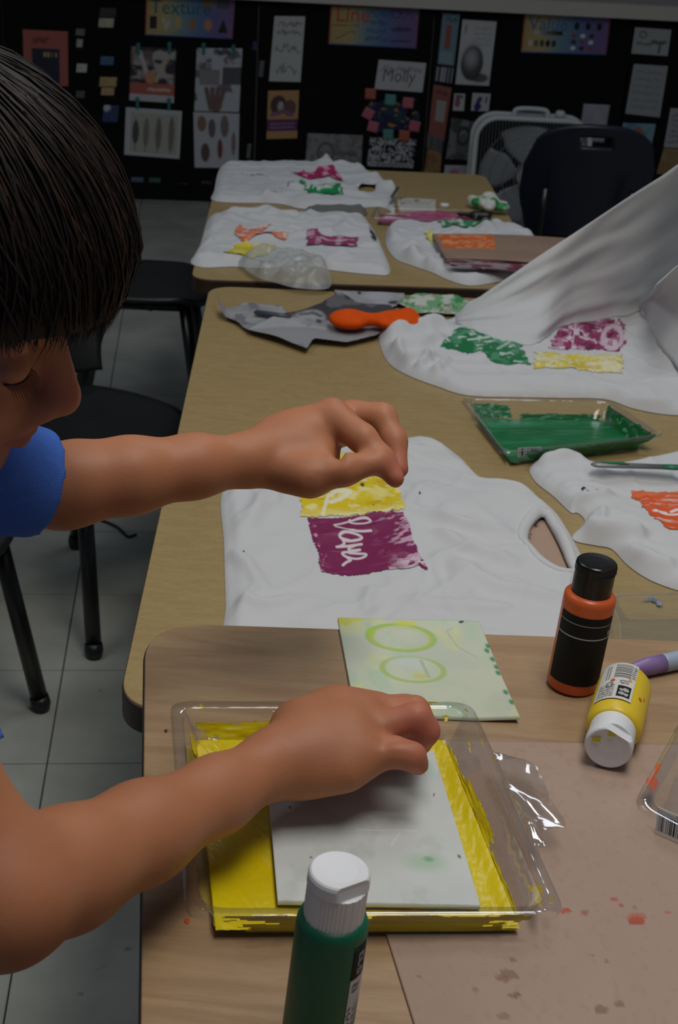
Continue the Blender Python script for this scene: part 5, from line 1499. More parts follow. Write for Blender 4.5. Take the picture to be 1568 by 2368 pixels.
# keep the left edge on the photographed line
cq[3] = W(1016, 2550, ZN + .002)
cv = Canvas(190, 190, (172, 149, 133)); cv.noise(2, 2, 4, .3, .7, (166, 142, 126)).noise(60, 60, 14, .64, .74, (156, 132, 116), .4)
def cuv(px, py):
    p = W(px, py, ZN + .002)[:2]; tl, tr, br_, bl = [c[:2] for c in cq]
    u, v = .5, .5
    for _ in range(12):
        f0 = (tl * (1 - u) + tr * u) * (1 - v) + (bl * (1 - u) + br_ * u) * v - p
        du = (tr - tl) * (1 - v) + (br_ - bl) * v; dv = (bl * (1 - u) + br_ * u) - (tl * (1 - u) + tr * u)
        d = np.linalg.solve(np.column_stack([du, dv]), -f0); u += d[0]; v += d[1]
    return u, v
for (x, y, r, c, a) in ((1313, 2106, 14, (176, 78, 60), .9), (1350, 2112, 13, (150, 96, 84), .8), (1472, 2130, 15, (160, 72, 58), .9), (1472, 2122, 18, (178, 86, 66), .6), (1420, 2080, 8, (170, 90, 74), .8), (1436, 2095, 8, (160, 84, 70), .8), (1470, 2100, 9, (160, 90, 76), .6), (1546, 2110, 8, (180, 80, 60), .8),
                        (1190, 2220, 11, (134, 102, 90), .8), (1180, 2255, 20, (134, 104, 92), .8), (1165, 2262, 14, (136, 104, 92), .8), (1190, 2302, 15, (128, 96, 86), .85), (1100, 2290, 9, (142, 112, 100), .7), (1165, 2350, 16, (138, 108, 96), .7), (1390, 2335, 17, (132, 104, 92), .8), (1435, 2322, 11, (134, 106, 94), .8), (1402, 2222, 5, (130, 104, 94), .8), (1370, 2210, 5, (130, 104, 94), .7), (970, 2256, 5, (146, 100, 96), .8)):
    u, v = cuv(x, y); u2, v2 = cuv(x + r, y); u3, v3 = cuv(x, y + r * .55)
    ru = abs(u2 - u) + 1e-4; rv = abs(v3 - v) + 1e-4
    d = np.sqrt(((cv.u - u) / ru) ** 2 + ((cv.v - v) / rv) ** 2) + (fbm(cv.u * 55, cv.v * 55, int(x), 3) - .5) * 1.6
    cv.put(a * (1 - sstep(.8, 1.1, d)), c)
o = sheet('cardboard', cq, cv, M_CARD, None, .0018, None, (0, 0, 1)); tag(o, 'large pinkish brown cardboard sheet with paint drips on the nearest table', 'cardboard')
CARDZ = ZN + .002

# foam plate with green outlines lying at the far edge
ZP = ZN + .004
pq = [W(781, 1428, ZP), W(1108, 1436, ZP), W(1201, 1663, ZP), W(818, 1598, ZP)]
pq[3] = W(822, 1648, ZP)
cv = Canvas(170, 130, (196, 204, 186), 1.35, 1.0)
cv.noise(3, 3, 5, .4, .7, (206, 214, 190), .8).noise(4, 4, 9, .58, .72, (214, 220, 150), .5).noise(5, 3, 19, .6, .75, (176, 206, 176), .5)
cv.ring(.41, .21, .22, .145, .15, (158, 194, 66), .75).ring(.40, .22, .20, .12, .10, (200, 206, 110), .5).ell(.21, .16, .03, .05, (170, 214, 60), .8, .6)
cv.ring(.43, .55, .20, .13, .13, (168, 196, 90), .75).ell(.43, .48, .12, .06, (206, 214, 210), .7, .6).line([(.50, .46), (.52, .62)], .015, (170, 186, 150), .7).ell(.46, .62, .05, .03, (206, 206, 80), .7, .6)
cv.ell(.04, .04, .06, .05, (206, 206, 40), .8, .5).ell(.13, .02, .04, .02, (214, 210, 40), .8, .5).ell(.47, .05, .08, .03, (214, 216, 70), .8, .5)
for k, (u, v) in enumerate(((.99, .28), (.97, .33), (.985, .42), (.99, .5), (.985, .56), (.98, .76), (.99, .86))): cv.ell(u, v, .016, .025, (50, 140, 84), .9, .5)
cv.ell(.02, .85, .04, .05, (140, 190, 150), .8, .6).line([(.02, .76), (.05, .77)], .008, (90, 140, 110)).line([(.86, .02), (.88, .01)], .012, (60, 70, 60)).line([(.78, .1), (.74, .13), (.78, .3), (.88, .4)], .003, (130, 140, 130), .6)
def zz(u, v): return .0045 * np.clip(u - .75, 0, 1) * np.clip(v - .6, 0, 1) * 6
o = sheet('foam_plate', pq, cv, M_FOAM, None, .0032, zz, (0, 0, 1)); tag(o, 'pale foam printing plate with two green rings, at the far edge of the nearest table', 'printing plate')

# the yellow tray
yc = np.array([W(392, 1628, CARDZ + .022)[:2], W(1088, 1630, CARDZ + .022)[:2], W(1312, 2128, CARDZ + .022)[:2], W(430, 2132, CARDZ + .022)[:2]])
ZY = CARDZ + .0006
YIN = (.013, .015, .004, .010)
ty, _ = tray('paint_tray', 'clear plastic tray spread with yellow paint under the child\'s hand', [(*p, 0) for p in yc], ZY, .024, YIN, .016, .009)
cv = Canvas(260, 260, (214, 194, 8))
cv.noise(3, 3, 3, .4, .7, (206, 182, 4), .8)
tt = cv.u * .75 + cv.v * .45
st = fbm((cv.u * .86 - cv.v * .5) * 60, (cv.u * .5 + cv.v * .86) * 4, 12, 3)
thin = sstep(.55, .8, fbm(cv.u * 3 + 4, cv.v * 3, 33, 2)) * 0
cv.put(sstep(.35, .05, np.abs(cv.u - .27 - .1 * (cv.v - .6)) * 3) * sstep(.35, .5, cv.v) * sstep(.95, .8, cv.v) * sstep(.45, .7, st) * .6, (200, 190, 90))
def ypaint(u, v):
    a, b = u * .86 - v * .42, u * .42 + v * .86
    r = fbm(a * 70, b * 5, 12, 3)
    r2 = fbm(u * 30, v * 45, 17, 2)
    right = sstep(.72, .82, u)
    left = sstep(.45, .25, u)
    edge = sstep(.06, 0, u) + sstep(.94, 1, u) + sstep(.06, 0, v) + sstep(.94, 1, v)
    return .0007 * r * left + .0010 * fbm(u * 50 + v * 18, v * 10, 21, 3) * right + .0004 * r2 + .0016 * np.clip(edge, 0, 1)
paint_floor('paint', yc, [v_ + .0085 for v_ in YIN], ZY + .0022, cv, ypaint, ty)
for (sdd, a0, a1, h0, h1, sv) in ((0, .03, .40, 0, .75, 3), (0, .32, .55, .4, 1.0, 14), (0, .55, .9, 0, .28, 5), (2, .05, .98, 0, .85, 6), (3, .02, .14, 0, .7, 7), (1, .02, .3, 0, .22, 8), (1, .28, .62, 0, .45, 24), (1, .62, .98, 0, .2, 9), (3, .2, .98, 0, .15, 11)):
    cv = Canvas(90, 24, (206, 186, 10)); cv.noise(6, 4, sv, .5, .7, (190, 160, 4), .7); blotch(cv, sv, .20, 5, [(0.01, .2), (.99, .15), (.99, 1.1), (.01, 1.1)])
    wall_paint_patch('paint_smear', yc, .009, YIN, ZY, .024, sdd, a0, a1, h0, h1, cv, ty)
for k, (x, y, w, hh, sv) in enumerate(((1016, 1652, 26, 20, 3), (1070, 1636, 18, 26, 4), (455, 1626, 18, 16, 5), (1078, 1712, 14, 28, 6), (1108, 1708, 12, 18, 7), (1222, 2040, 40, 60, 8), (1130, 1750, 20, 16, 9), (1270, 2070, 14, 40, 10), (970, 1622, 44, 12, 12))):
    cv = Canvas(16, 16, (196, 166, 8)); blotch(cv, 30 + k, .22, 3, [(.1, .2), (.6, .02), (.95, .3), (.7, .6), (.75, .98), (.35, .85), (.4, .5)])
    q = [W(a_, b_, ZY + .0175) for a_, b_ in ((x, y), (x + w, y), (x + w, y + hh), (x, y + hh))]
    sheet('paint_fleck', q, cv, M_PAINTV, ty, 0, lambda u, v: .001 * np.sin(u * 3) * np.sin(v * 3), (0, 0, 1))
# hinge tab at the right side of the tray
tabp = crom(np.array([(1148, 1762), (1190, 1754), (1228, 1762), (1250, 1790), (1275, 1850), (1306, 1900), (1300, 1914), (1262, 1918), (1252, 1932), (1262, 1960), (1240, 1960)], float), 5)
ed = np.array([yc[1] * (1 - t) + yc[2] * t for t in np.linspace(.26, .66, len(tabp))])
V = []
m = 14
for j in range(m + 1):
    v = j / m
    for k, (x, y) in enumerate(tabp):
        p = W(x, y, ZY + .017); e = np.array([*ed[k], ZY + .0235]); q = e * (1 - v) + p * v
        q[2] += .0030 * math.sin(v * 3.1) * math.sin(k * .35) + .0035 * (fbm(np.array([k * .16]), np.array([v * 3.0]), 4, 3)[0] - .5)
        V.append(q)
nk = len(tabp)
F = [(j * nk + k, j * nk + k + 1, (j + 1) * nk + k + 1, (j + 1) * nk + k) for j in range(m) for k in range(nk - 1)]
mk('hinge_tab', V, F, clearmat('clear_tab', (0.97, 0.98, 0.97), 0.30, 0.12, 0.03), ty, True)

# white foam plate pressed into the paint
ZF = ZY + .0075
fq = [W(612, 1735, ZF), W(1003, 1738, ZF), W(1111, 2095, ZF), W(642, 2086, ZF)]
cv = Canvas(170, 190, (206, 211, 208), 1.0, 1.1)
cv.noise(3, 3, 3, .4, .7, (200, 206, 204)).noise(6, 6, 33, .58, .72, (188, 196, 190), .6).ell(.78, .76, .10, .05, (170, 198, 172), .8, .7).ell(.80, .74, .025, .015, (110, 170, 120), .8, .7).ell(.95, .14, .02, .07, (176, 206, 190), .8, .5).ell(.965, .72, .008, .012, (40, 110, 70), .9, .4)
cv.line([(.45, .56), (.78, .565)], .003, (228, 230, 228), .9).line([(.68, .58), (.62, .66)], .004, (226, 228, 226), .9).ell(.11, .42, .008, .010, (150, 70, 50), .9, .4).ell(.19, .74, .006, .005, (70, 70, 66), .9, .4).line([(.92, .33), (.93, .31)], .003, (70, 80, 80)).line([(.3, .34), (.6, .40), (.8, .40)], .003, (184, 190, 188), .7)
o = sheet('foam_plate', fq, cv, M_FOAM, None, .0034, lambda u, v: .0012 * fbm(u * 2, v * 2, 4, 2) + .0004 * fbm(u * 14, v * 14, 5, 2), (0, 0, 1)); tag(o, 'white foam printing plate lying in the yellow paint under the hand', 'printing plate')

# ------------------------------------------------------------------ bottles


def bottle_cap(parent, M, o, r, h0, h1, mat, notch, ribs=True, top_dip=.0005, side_cut=.0):
    n = 96
    prof = [(r, h0), (r * 1.0, h0 + (h1 - h0) * .70), (r * 1.035, h0 + (h1 - h0) * .72), (r * 1.03, h1 - .0025), (r * .99, h1 - .0008), (r * .93, h1), (r * .6, h1 - top_dip), (r * .02, h1 - top_dip * 1.4)]
    def mod(p, a, k):
        q = p.copy()
        if ribs and k < 2:
            f = 1 + .012 * (1 if int(a / (2 * math.pi) * 96) % 2 else -1); q[0] *= f; q[1] *= f
        if k >= 2 and k <= 5:
            d = math.cos(a - notch)
            lim = r * (.80 if k >= 3 else .86)
            proj = q[0] * math.cos(notch) + q[1] * math.sin(notch)
            if proj > lim:
                ex_ = proj - lim
                q[0] -= ex_ * math.cos(notch); q[1] -= ex_ * math.sin(notch)
        return q
    V, F = lathe(prof, n, M, o, mod)
    ob = mk('cap', V, F, mat, parent, False)
    return ob


def label_patch(parent, M, o, r, a0, a1, z0, z1, cv, name='label', flat=None):
    u, v = cv.u, cv.v
    a = a0 + (a1 - a0) * u
    X = np.stack([r * np.cos(a), r * np.sin(a) * (1 if flat is None else flat), z1 + (z0 - z1) * v], -1).reshape(-1, 3)
    V = X @ M.T + o
    ny, nx = cv.ny, cv.nx
    idx = np.arange((ny + 1) * (nx + 1)).reshape(ny + 1, nx + 1)
    F = np.stack([idx[:-1, :-1], idx[1:, :-1], idx[1:, 1:], idx[:-1, 1:]], -1).reshape(-1, 4)
    return mk(name, V, F, M_CARD, parent, True, cv.c.reshape(-1, 3))


def cam_az(p):
    """angle, around the vertical, from a point towards the camera"""
    return math.atan2(CAM[1] - p[1], CAM[0] - p[0])


# orange bottle, standing
base = W(1322, 1584, ZN) + np.array([0, 0, .001]); RB = .0205
ob = thing('paint_bottle', 'orange paint bottle with black label and black cap, standing', 'bottle', base)
zt_ = .1115
R_ = np.array(Matrix.Rotation(0.055, 3, 'Y'))
V, F = lathe([(RB * .90, 0), (RB * .97, .001), (RB, .003), (RB, .0785), (RB * .985, .082), (RB * .90, .084), (RB * .78, .085)], 56, R_, base)
mk('body', V, F, plain('orange_bottle', (212, 98, 46), .32, .5, var=(40, .04)), ob, True)
bottle_cap(ob, R_, base, RB * .77, .0843, zt_, plain('black_cap', (17, 18, 18), .28, .5), cam_az(base) + .9, ribs=False)
az = cam_az(base)
cv = Canvas(120, 130, (16, 16, 17), 1.0, 1.15); cv.rect(0, .108, 1, .116, (190, 190, 190)).rect(0, .30, 1, .308, (190, 190, 190))
cv.line([(.93, .20), (.955, .27), (.965, .20)], .008, (190, 190, 190)).line([(.93, .27), (.93, .20)], .006, (190, 190, 190)).line([(.95, .17), (.965, .16)], .006, (170, 170, 170))
label_patch(ob, R_, base, RB + .0003, az - 1.12, az + 1.30, .010, .071, cv)

# green bottle, standing close to the camera
# choose the depth so that the cap sits a bottle height above the table
HB = .122
pt = W(787, 2014, ZN + HB)
gb0 = np.array([pt[0] - .0075, pt[1], CARDZ - .001])
gb = thing('paint_bottle', 'green paint bottle with ribbed white cap, nearest to the viewer', 'bottle', gb0)
RG = .0192; RC = .0158
LEAN = np.array(Matrix.Rotation(0.06, 3, 'Y'))
V, F = lathe([(RG * .9, 0), (RG * .98, .001), (RG, .003), (RG, .086), (RG * .985, .0895), (RG * .94, .0918), (RG * .82, .0935)], 56, LEAN, gb0)
mk('body', V, F, plain('green_bottle', (8, 96, 70), .45, .45, var=(30, .05)), gb, True)
ag = cam_az(gb0)
bottle_cap(gb, LEAN, gb0, RC, .0925, HB, M_WHITEP, ag + .62, True)
cv = Canvas(60, 170, (206, 208, 212), .55, 1.6)
cv.rect(0, .0, .52, .30, (14, 14, 14)).put(((cv.u < .12) & (cv.v < .02)) * 1.0, (8, 96, 70))
for (u0, u1, v0, v1) in ((.20, .40, .07, .09), (.20, .24, .07, .13), (.36, .40, .07, .13), (.2, .4, .14, .155), (.2, .24, .15, .19), (.28, .31, .195, .21), (.2, .4, .215, .23), (.2, .24, .215, .265), (.36, .4, .215, .265), (.2, .4, .255, .265)): cv.rect(u0, v0, u1, v1, (170, 172, 176))
cv.scrib(.1, .34, .34, .44, 2, (60, 60, 64), 4, .012).line([(.42, .31), (.42, .40)], .006, (60, 60, 64)).bars(.22, .50, .9, 1.0, 26, (50, 50, 54), 4, False).scrib(.03, .56, .17, 1.0, 9, (60, 60, 66), 7, .008).scrib(.6, .05, .95, .46, 6, (150, 150, 156), 9, .008)
label_patch(gb, LEAN, gb0, RG + .0003, ag + .72, ag + 1.85, .012, .084, cv)

# yellow bottle lying down, cap towards the viewer
RY = .0205
a0_, b0_ = W(1447, 1580, ZN + RY), W(1404, 1742, ZN + .0185)
a0_[2] = ZN + RY + .0005; b0_[2] = ZN + RY + .0005
Mx, L = axis_frame(a0_, b0_)
yb = thing('paint_bottle', 'yellow paint bottle with white cap lying on its side', 'bottle', [*((a0_ + b0_) / 2)[:2], ZN])
LB = .092
def ovl(p, a, k): return np.array([p[0] * 1.02, p[1] * 0.97, p[2]])
V, F = lathe([(RY * .55, -.0), (RY * .86, .001), (RY * .97, .006), (RY, .014), (RY, LB * .68), (RY * .985, LB * .74), (RY * .93, LB * .78), (RY * .84, LB * .80)], 56, Mx, a0_, ovl)
mk('body', V, F, plain('yellow_bottle', (226, 196, 48), .38, .45, var=(30, .04)), yb, True)
bottle_cap(yb, Mx, a0_, RY * .83, LB * .79, LB * 1.06, M_WHITEP, 1.15, False, .0006)
cv = Canvas(110, 150, (206, 206, 200), .9, 1.3)
cv.bars(.42, .04, .86, .42, 20, (60, 56, 54), 3, False).bars(.18, .08, .30, .46, 3, (40, 40, 42), 4).rect(.60, .64, .94, .94, (18, 18, 18))
cv.scrib(.88, .06, .97, .4, 6, (80, 80, 80), 5, .010).scrib(.66, .69, .88, .90, 2, (190, 190, 190), 6, .018).scrib(.08, .60, .50, .96, 6, (70, 70, 72), 7, .010).scrib(.62, .48, .84, .60, 2, (70, 70, 72), 8, .012).ell(.42, .50, .06, .05, (190, 90, 50)).ring(.36, .62, .08, .06, .3, (90, 90, 94)).ell(.86, .46, .05, .05, (206, 120, 30), .8, .5)
label_patch(yb, Mx, a0_, RY * 1.02 + .0004, 2.55, 1.15, LB * .66, .006, cv, flat=.98)
for k, (az_, zz_) in enumerate(((.80, .045), (.62, .040))):
    c_ = a0_ + Mx @ np.array([RY * 1.025 * math.cos(az_), RY * .975 * math.sin(az_), zz_])
    n_ = Mx @ np.array([math.cos(az_), math.sin(az_), 0]); t_ = np.cross(n_, Mx[:, 2])
    cv = Canvas(10, 10, (206, 120, 20)); blotch(cv, 5 + k, .2, 3)
    s_ = .0018 - .0006 * k
    sheet('paint_fleck', [c_ + t_ * s_ * i_ + Mx[:, 2] * s_ * j_ for i_, j_ in ((-1, -1), (1, -1), (1, 1), (-1, 1))], cv, M_PRINT, yb, 0, lambda u, v: u * 0 + .0004, n_)
cend = a0_ + Mx @ np.array([0, 0, LB * 1.06 + .0004])
for k, (dx, dy, s_) in enumerate(((-.009, .006, .004), (.001, .0125, .0034))):
    c_ = cend + Mx @ np.array([dx, dy, 0]); cv = Canvas(12, 12, (206, 196, 40)); blotch(cv, 25 + k, .25, 4)
    sheet('paint_fleck', [c_ + Mx[:, 0] * s_ * i_ + Mx[:, 1] * s_ * .6 * j_ for i_, j_ in ((-1, 1), (1, 1), (1, -1), (-1, -1))], cv, M_PRINT, yb, 0, lambda u, v: u * 0 + .0003, Mx[:, 2])

# purple marker
a, b = W(1425, 1556, ZN + .008), W(1660, 1508, ZN + .008); Mx, L = axis_frame(a, b)
mkp = thing('marker_pen', 'marker pen with purple cap and pale blue barrel, right of the orange bottle', 'marker', [*((a + b) / 2)[:2], ZN])
V, F = lathe([(.001, 0), (.0032, .002), (.0055, .018), (.0078, .030), (.008, .046)], 26, Mx, a); mk('cap', V, F, plain('purple_plastic', (140, 114, 168), .3, .5), mkp, True)
V, F = lathe([(.0076, .0455), (.0078, .048), (.0078, L - .002), (.006, L)], 26, Mx, a); mk('barrel', V, F, plain('pale_blue_plastic', (160, 176, 196), .35, .5), mkp, True)

# tray with orange paint at the right edge
oc = np.array([W(1572, 1672, CARDZ + .02)[:2], W(1900, 1800, CARDZ + .02)[:2], W(1820, 2060, CARDZ + .02)[:2], W(1462, 1868, CARDZ + .02)[:2]])
to, _ = tray('paint_tray', 'clear tray with orange paint and a barcode, cut by the right edge', [(*p, 0) for p in oc], CARDZ + .0005, .022, .014, .012, .010)
cv = Canvas(60, 60, (226, 92, 30)); cv.noise(4, 4, 3, .5, .6, (236, 130, 70)); blotch(cv, 4, .12, 4, [(.3, .35), (.9, .2), (.95, .9), (.3, .95), (.16, .8)])
paint_floor('paint', oc, .02, CARDZ + .003, cv, lambda u, v: .003 * fbm(u * 6, v * 6, 3, 3), to)
cv = Canvas(40, 30, (226, 92, 30)); blotch(cv, 9, .08, 5, [(.75, .02), (.95, .1), (.7, .45), (.75, .7), (.5, .98), (.42, .7), (.3, .75), (.25, .5), (.5, .4)])
q = [W(a_, b_, CARDZ + .014) for a_, b_ in ((1478, 1762), (1536, 1762), (1536, 1842), (1478, 1842))]
sheet('paint_smear', q, cv, M_PAINTV, to, 0, lambda u, v: .001 + 0 * u, (0, 0, 1))
cv = Canvas(60, 36, (206, 208, 212), 1.6, 1); cv.bars(.06, .25, .9, .95, 18, (24, 24, 28), 3).scrib(.55, .04, .95, .18, 1, (120, 120, 124), 3, .02)
q = [W(1522, 1866, CARDZ + .0205), W(1600, 1900, CARDZ + .0205)]
dn = np.array([.0, -.003, -.017])
sheet('barcode_label', [q[0], q[1], q[1] + dn, q[0] + dn], cv, M_CARD, to, .0003, nrm=(-.35, -.9, .2))

# ================================================================== the child
child = None
# joints in the world
SHL = P(-330, 1040, .90); ELL_ = P(142, 1128, .985); WRL = P(585, 1062, 1.04)
SHR = P(-470, 1480, .72); ELR = P(8, 2062, .745); WRR = P(640, 1762, .925)
HC = P(-212, 684, .84)
YAW, NOD, TILT = 0.06, 0.345, 0.20
RH = np.array(Matrix.Rotation(YAW, 3, 'Z') @ Matrix.Rotation(NOD, 3, 'Y') @ Matrix.Rotation(TILT, 3, 'X'))
HS = 1.0


def H(x, y, z): return HC + RH @ (np.array([x, y, z]) * HS)


NECK = H(-.035, 0, -.115)
CHEST = (SHL + SHR) / 2 + np.array([-.03, 0, -.08])
HIP = np.array([CHEST[0] - .09, CHEST[1], .62])
sd = SDF((-.66, .40, .52), (.14, 1.22, 1.32), .0027)
# torso and neck
sd.ell(CHEST, (.085, .125, .13), None, .03).ell((CHEST + HIP) / 2, (.08, .11, .13), None, .04).ell(HIP, (.085, .115, .09), None, .04)
sd.cone(NECK + np.array([-.02, 0, -.06]), NECK, .048, .042, .03)
sd.cone(SHL, CHEST + np.array([0, 0, .06]), .045, .05, .03).cone(SHR, CHEST + np.array([0, 0, .06]), .045, .05, .03)
# head
sd.ell(H(-.012, 0, .03), (.092, .074, .086), RH, .02)
sd.ell(H(.030, 0, -.030), (.056, .056, .070), RH, .02)
sd.cone(H(.058, -.012, -.088), H(.058, .012, -.088), .020, .020, .03)                 # chin
sd.cone(H(-.005, -.050, -.060), H(.050, -.020, -.088), .022, .018, .03).cone(H(-.005, .050, -.060), H(.050, .020, -.088), .022, .018, .03)  # jaw
for s_ in (-1, 1):
    sd.ell(H(.052, s_ * .036, -.036), (.024, .026, .026), RH, .02)                       # cheek
    sd.ell(H(.084, s_ * .033, .004), (.010, .018, .010), RH, .012, True)               # socket
    sd.ell(H(.0705, s_ * .033, .002), (.0125, .0155, .0115), RH, .005)                # lid
    sd.cone(H(.080, s_ * .014, .026), H(.070, s_ * .046, .024), .007, .006, .012)      # brow
    sd.ell(H(-.008, s_ * .076, -.012), (.018, .009, .028), RH, .008)                     # ear
    sd.ell(H(.0935, s_ * .0125, -.036), (.0105, .0075, .0080), RH, .006)                 # nostril wing
sd.cone(H(.082, 0, .018), H(.103, 0, -.026), .0075, .0115, .012)                      # nose
sd.ell(H(.105, 0, -.031), (.0105, .011, .0098), RH, .006)
sd.cone(H(.082, -.010, -.048), H(.082, .010, -.048), .012, .012, .014)                # upper lip mound
for s_ in (-1, 1):
    sd.cone(H(.0915, s_ * .004, -.0585), H(.076, s_ * .020, -.0625), .0058, .0030, .004)  # upper lip
    sd.cone(H(.0885, s_ * .003, -.0685), H(.075, s_ * .018, -.0650), .0062, .0030, .004)   # lower lip
    sd.cone(H(.099, 0, -.0637), H(.078, s_ * .023, -.0640), .0010, .0010, .002, True)   # mouth line
# left arm (far): upper arm, forearm, pinching hand
sd.chain([SHL, SHL * .5 + ELL_ * .5 + np.array([0, 0, -.004]), ELL_], [.040, .033, .0275], .02)
E2 = P(185, 1114, .985); F1_ = P(300, 1100, .995); F2_ = P(450, 1078, 1.015)
sd.chain([ELL_, E2, F1_, F2_, WRL], [.0270, .0268, .0262, .0218, .0182], .012)
kL = P(770, 962, 1.065); ZL = 1.05
# palm
sd.ell(P(690, 1030, 1.065), (.034, .026, .0185), np.array(Matrix.Rotation(.35, 3, 'Y')), .014)
sd.cone(WRL, P(700, 1020, 1.065), .0175, .021, .016).cone(P(640, 1050, 1.06), P(765, 965, 1.068), .019, .0145, .014)
sd.cone(P(690, 1010, 1.08), P(800, 975, 1.095), .016, .013, .014).cone(P(690, 1020, 1.09), P(810, 990, 1.11), .015, .012, .014)
# index: knuckle, bend, tip
sd.chain([P(768, 962, 1.062), P(838, 1014, 1.045), P(882, 1062, 1.040), P(914, 1106, 1.036)], [.0128, .0106, .0094, .0074], .006)
# middle finger behind it
sd.chain([P(812, 958, 1.085), P(884, 966, 1.078), P(912, 1020, 1.068), P(922, 1086, 1.058)], [.0118, .0108, .0095, .0075], .006)
# ring and little finger behind
sd.chain([P(815, 975, 1.105), P(876, 985, 1.105), P(893, 1030, 1.095), P(890, 1070, 1.085)], [.0115, .0100, .0088, .0070], .006)
sd.chain([P(800, 1000, 1.12), P(850, 1010, 1.125), P(864, 1045, 1.115), P(860, 1075, 1.105)], [.0100, .0088, .0078, .0062], .006)
# thumb: ball, joint, tip against the index
sd.chain([P(640, 1078, 1.045), P(715, 1098, 1.030), P(795, 1086, 1.026), P(868, 1072, 1.032)], [.0165, .0140, .0112, .0078], .008)
sd.cone(P(672, 1094, 1.040), P(720, 1104, 1.032), .0140, .0125, .01)
sd.cone(P(742, 1052, 1.045), P(690, 1040, 1.05), .010, .013, .010)
sd.cone(P(778, 1056, 1.01), P(808, 1054, 1.10), .0032, .0032, .004, True)                  # gap between thumb and index
sd.cone(P(640, 1066, 1.015), P(776, 1062, 1.012), .0014, .0030, .006, True)               # crease
# right arm (near)
sd.chain([SHR, SHR * .5 + ELR * .5, ELR], [.045, .040, .036], .02)
R1 = P(150, 2012, .785); R2 = P(330, 1925, .835); R3 = P(500, 1838, .885)
sd.chain([ELR, R1, R2, R3, WRR], [.0350, .0330, .0285, .0225, .0200], .014)
sd.ell(P(-5, 2085, .735), (.030, .030, .030), None, .02)
# back of the hand
sd.chain([WRR, P(720, 1732, .938), P(800, 1715, .945)], [.0205, .0235, .0240], .016)
sd.cone(P(705, 1690, .955), P(840, 1655, .968), .0185, .0150, .016).cone(P(720, 1770, .925), P(830, 1752, .930), .0165, .0150, .014)
sd.cone(P(690, 1680, .962), P(770, 1640, .975), .0160, .0130, .016).cone(P(770, 1640, .975), P(870, 1640, .985), .0130, .0120, .014)
sd.cone(P(690, 1790, .925), P(800, 1790, .922), .0130, .0110, .012)                    # heel of the hand
# little finger
sd.chain([P(842, 1752, .932), P(915, 1738, .930), P(952, 1748, .930), P(968, 1770, .934)], [.0125, .0098, .0090, .0070], .006)
# ring finger
sd.chain([P(856, 1690, .952), P(962, 1660, .952), P(985, 1690, .955), P(974, 1722, .962)], [.0130, .0104, .0092, .0074], .005)
# middle and index behind
sd.chain([P(868, 1650, .978), P(958, 1645, .978), P(978, 1680, .982), P(968, 1716, .990)], [.0128, .0104, .0092, .0074], .006)
sd.chain([P(860, 1640, 1.00), P(940, 1640, 1.005), P(962, 1680, 1.010), P(955, 1712, 1.012)], [.0120, .0098, .0088, .0070], .006)
# thumb on the far side reaching down to the plate
sd.chain([P(720, 1680, .985), P(800, 1690, 1.01), P(870, 1705, 1.015), P(920, 1722, 1.012)], [.0150, .0120, .0100, .0075], .008)
# creases between the fingers and behind the little finger
sd.cone(P(890, 1712, .925), P(975, 1700, .930), .0022, .0030, .005, True)
for xx in (836, 848): sd.cone(P(xx, 1738, .905), P(xx + 4, 1772, .905), .0022, .0016, .004, True)
V, F = sd.mesh(2)
# keep the hand above the plate
nearhand = (V[:, 0] > -.03) & (V[:, 1] < .93) & (V[:, 2] < .80)
V[:, 2] = np.where(nearhand, np.maximum(V[:, 2], ZF + .0022), V[:, 2])
Vr = (V - HC) @ RH
col = np.ones((len(V), 3)) * lin((178, 118, 84))
n1 = fbm(V[:, 0] * 40, V[:, 2] * 40 + V[:, 1] * 30, 5, 3)[:, None]
col = col * (.92 + .16 * n1)
def redden(c, r, amt, tint=(190, 104, 92)):
    global col
    d = np.linalg.norm(V - np.asarray(c), axis=1)
    m = (np.exp(-(d / r) ** 2) * amt)[:, None]
    col = col * (1 - m) + lin(tint) * m
for c, r, a in ((P(914, 1106, 1.036), .018, .6), (P(922, 1086, 1.058), .016, .5), (P(968, 1770, .934), .022, .6), (P(985, 1690, .955), .024, .6), (P(962, 1660, .952), .016, .4), (P(770, 962, 1.065), .014, .25), (H(.108, 0, -.028), .018, .5), (H(.06, -.045, -.035), .025, .35), (H(.06, .045, -.035), .025, .35)): redden(c, r, a)
lips = np.exp(-(((Vr[:, 2] / HS + .0635) / .0075) ** 2)) * (Vr[:, 0] > .070) * (np.abs(Vr[:, 1]) < .022)
col = col * (1 - .55 * lips[:, None]) + lin((160, 84, 84)) * .55 * lips[:, None]
M_SKIN, nt_, b_ = nodes('skin')
at_ = nt_.nodes.new('ShaderNodeAttribute'); at_.attribute_name = 'Col'; nt_.links.new(at_.outputs['Color'], b_.inputs['Base Color'])
setp(b_, Roughness=.52); b_.inputs['Specular IOR Level'].default_value = .35
b_.inputs['Subsurface Weight'].default_value = .12; b_.inputs['Subsurface Radius'].default_value = (.012, .005, .003); b_.inputs['Subsurface Scale'].default_value = .5
bump(nt_, b_, 420, .12, .0008)
child = mk('person', V, F, M_SKIN, None, True, col)
tag(child, 'dark-haired child in a blue t-shirt leaning over the tray, both arms reaching right', 'person')

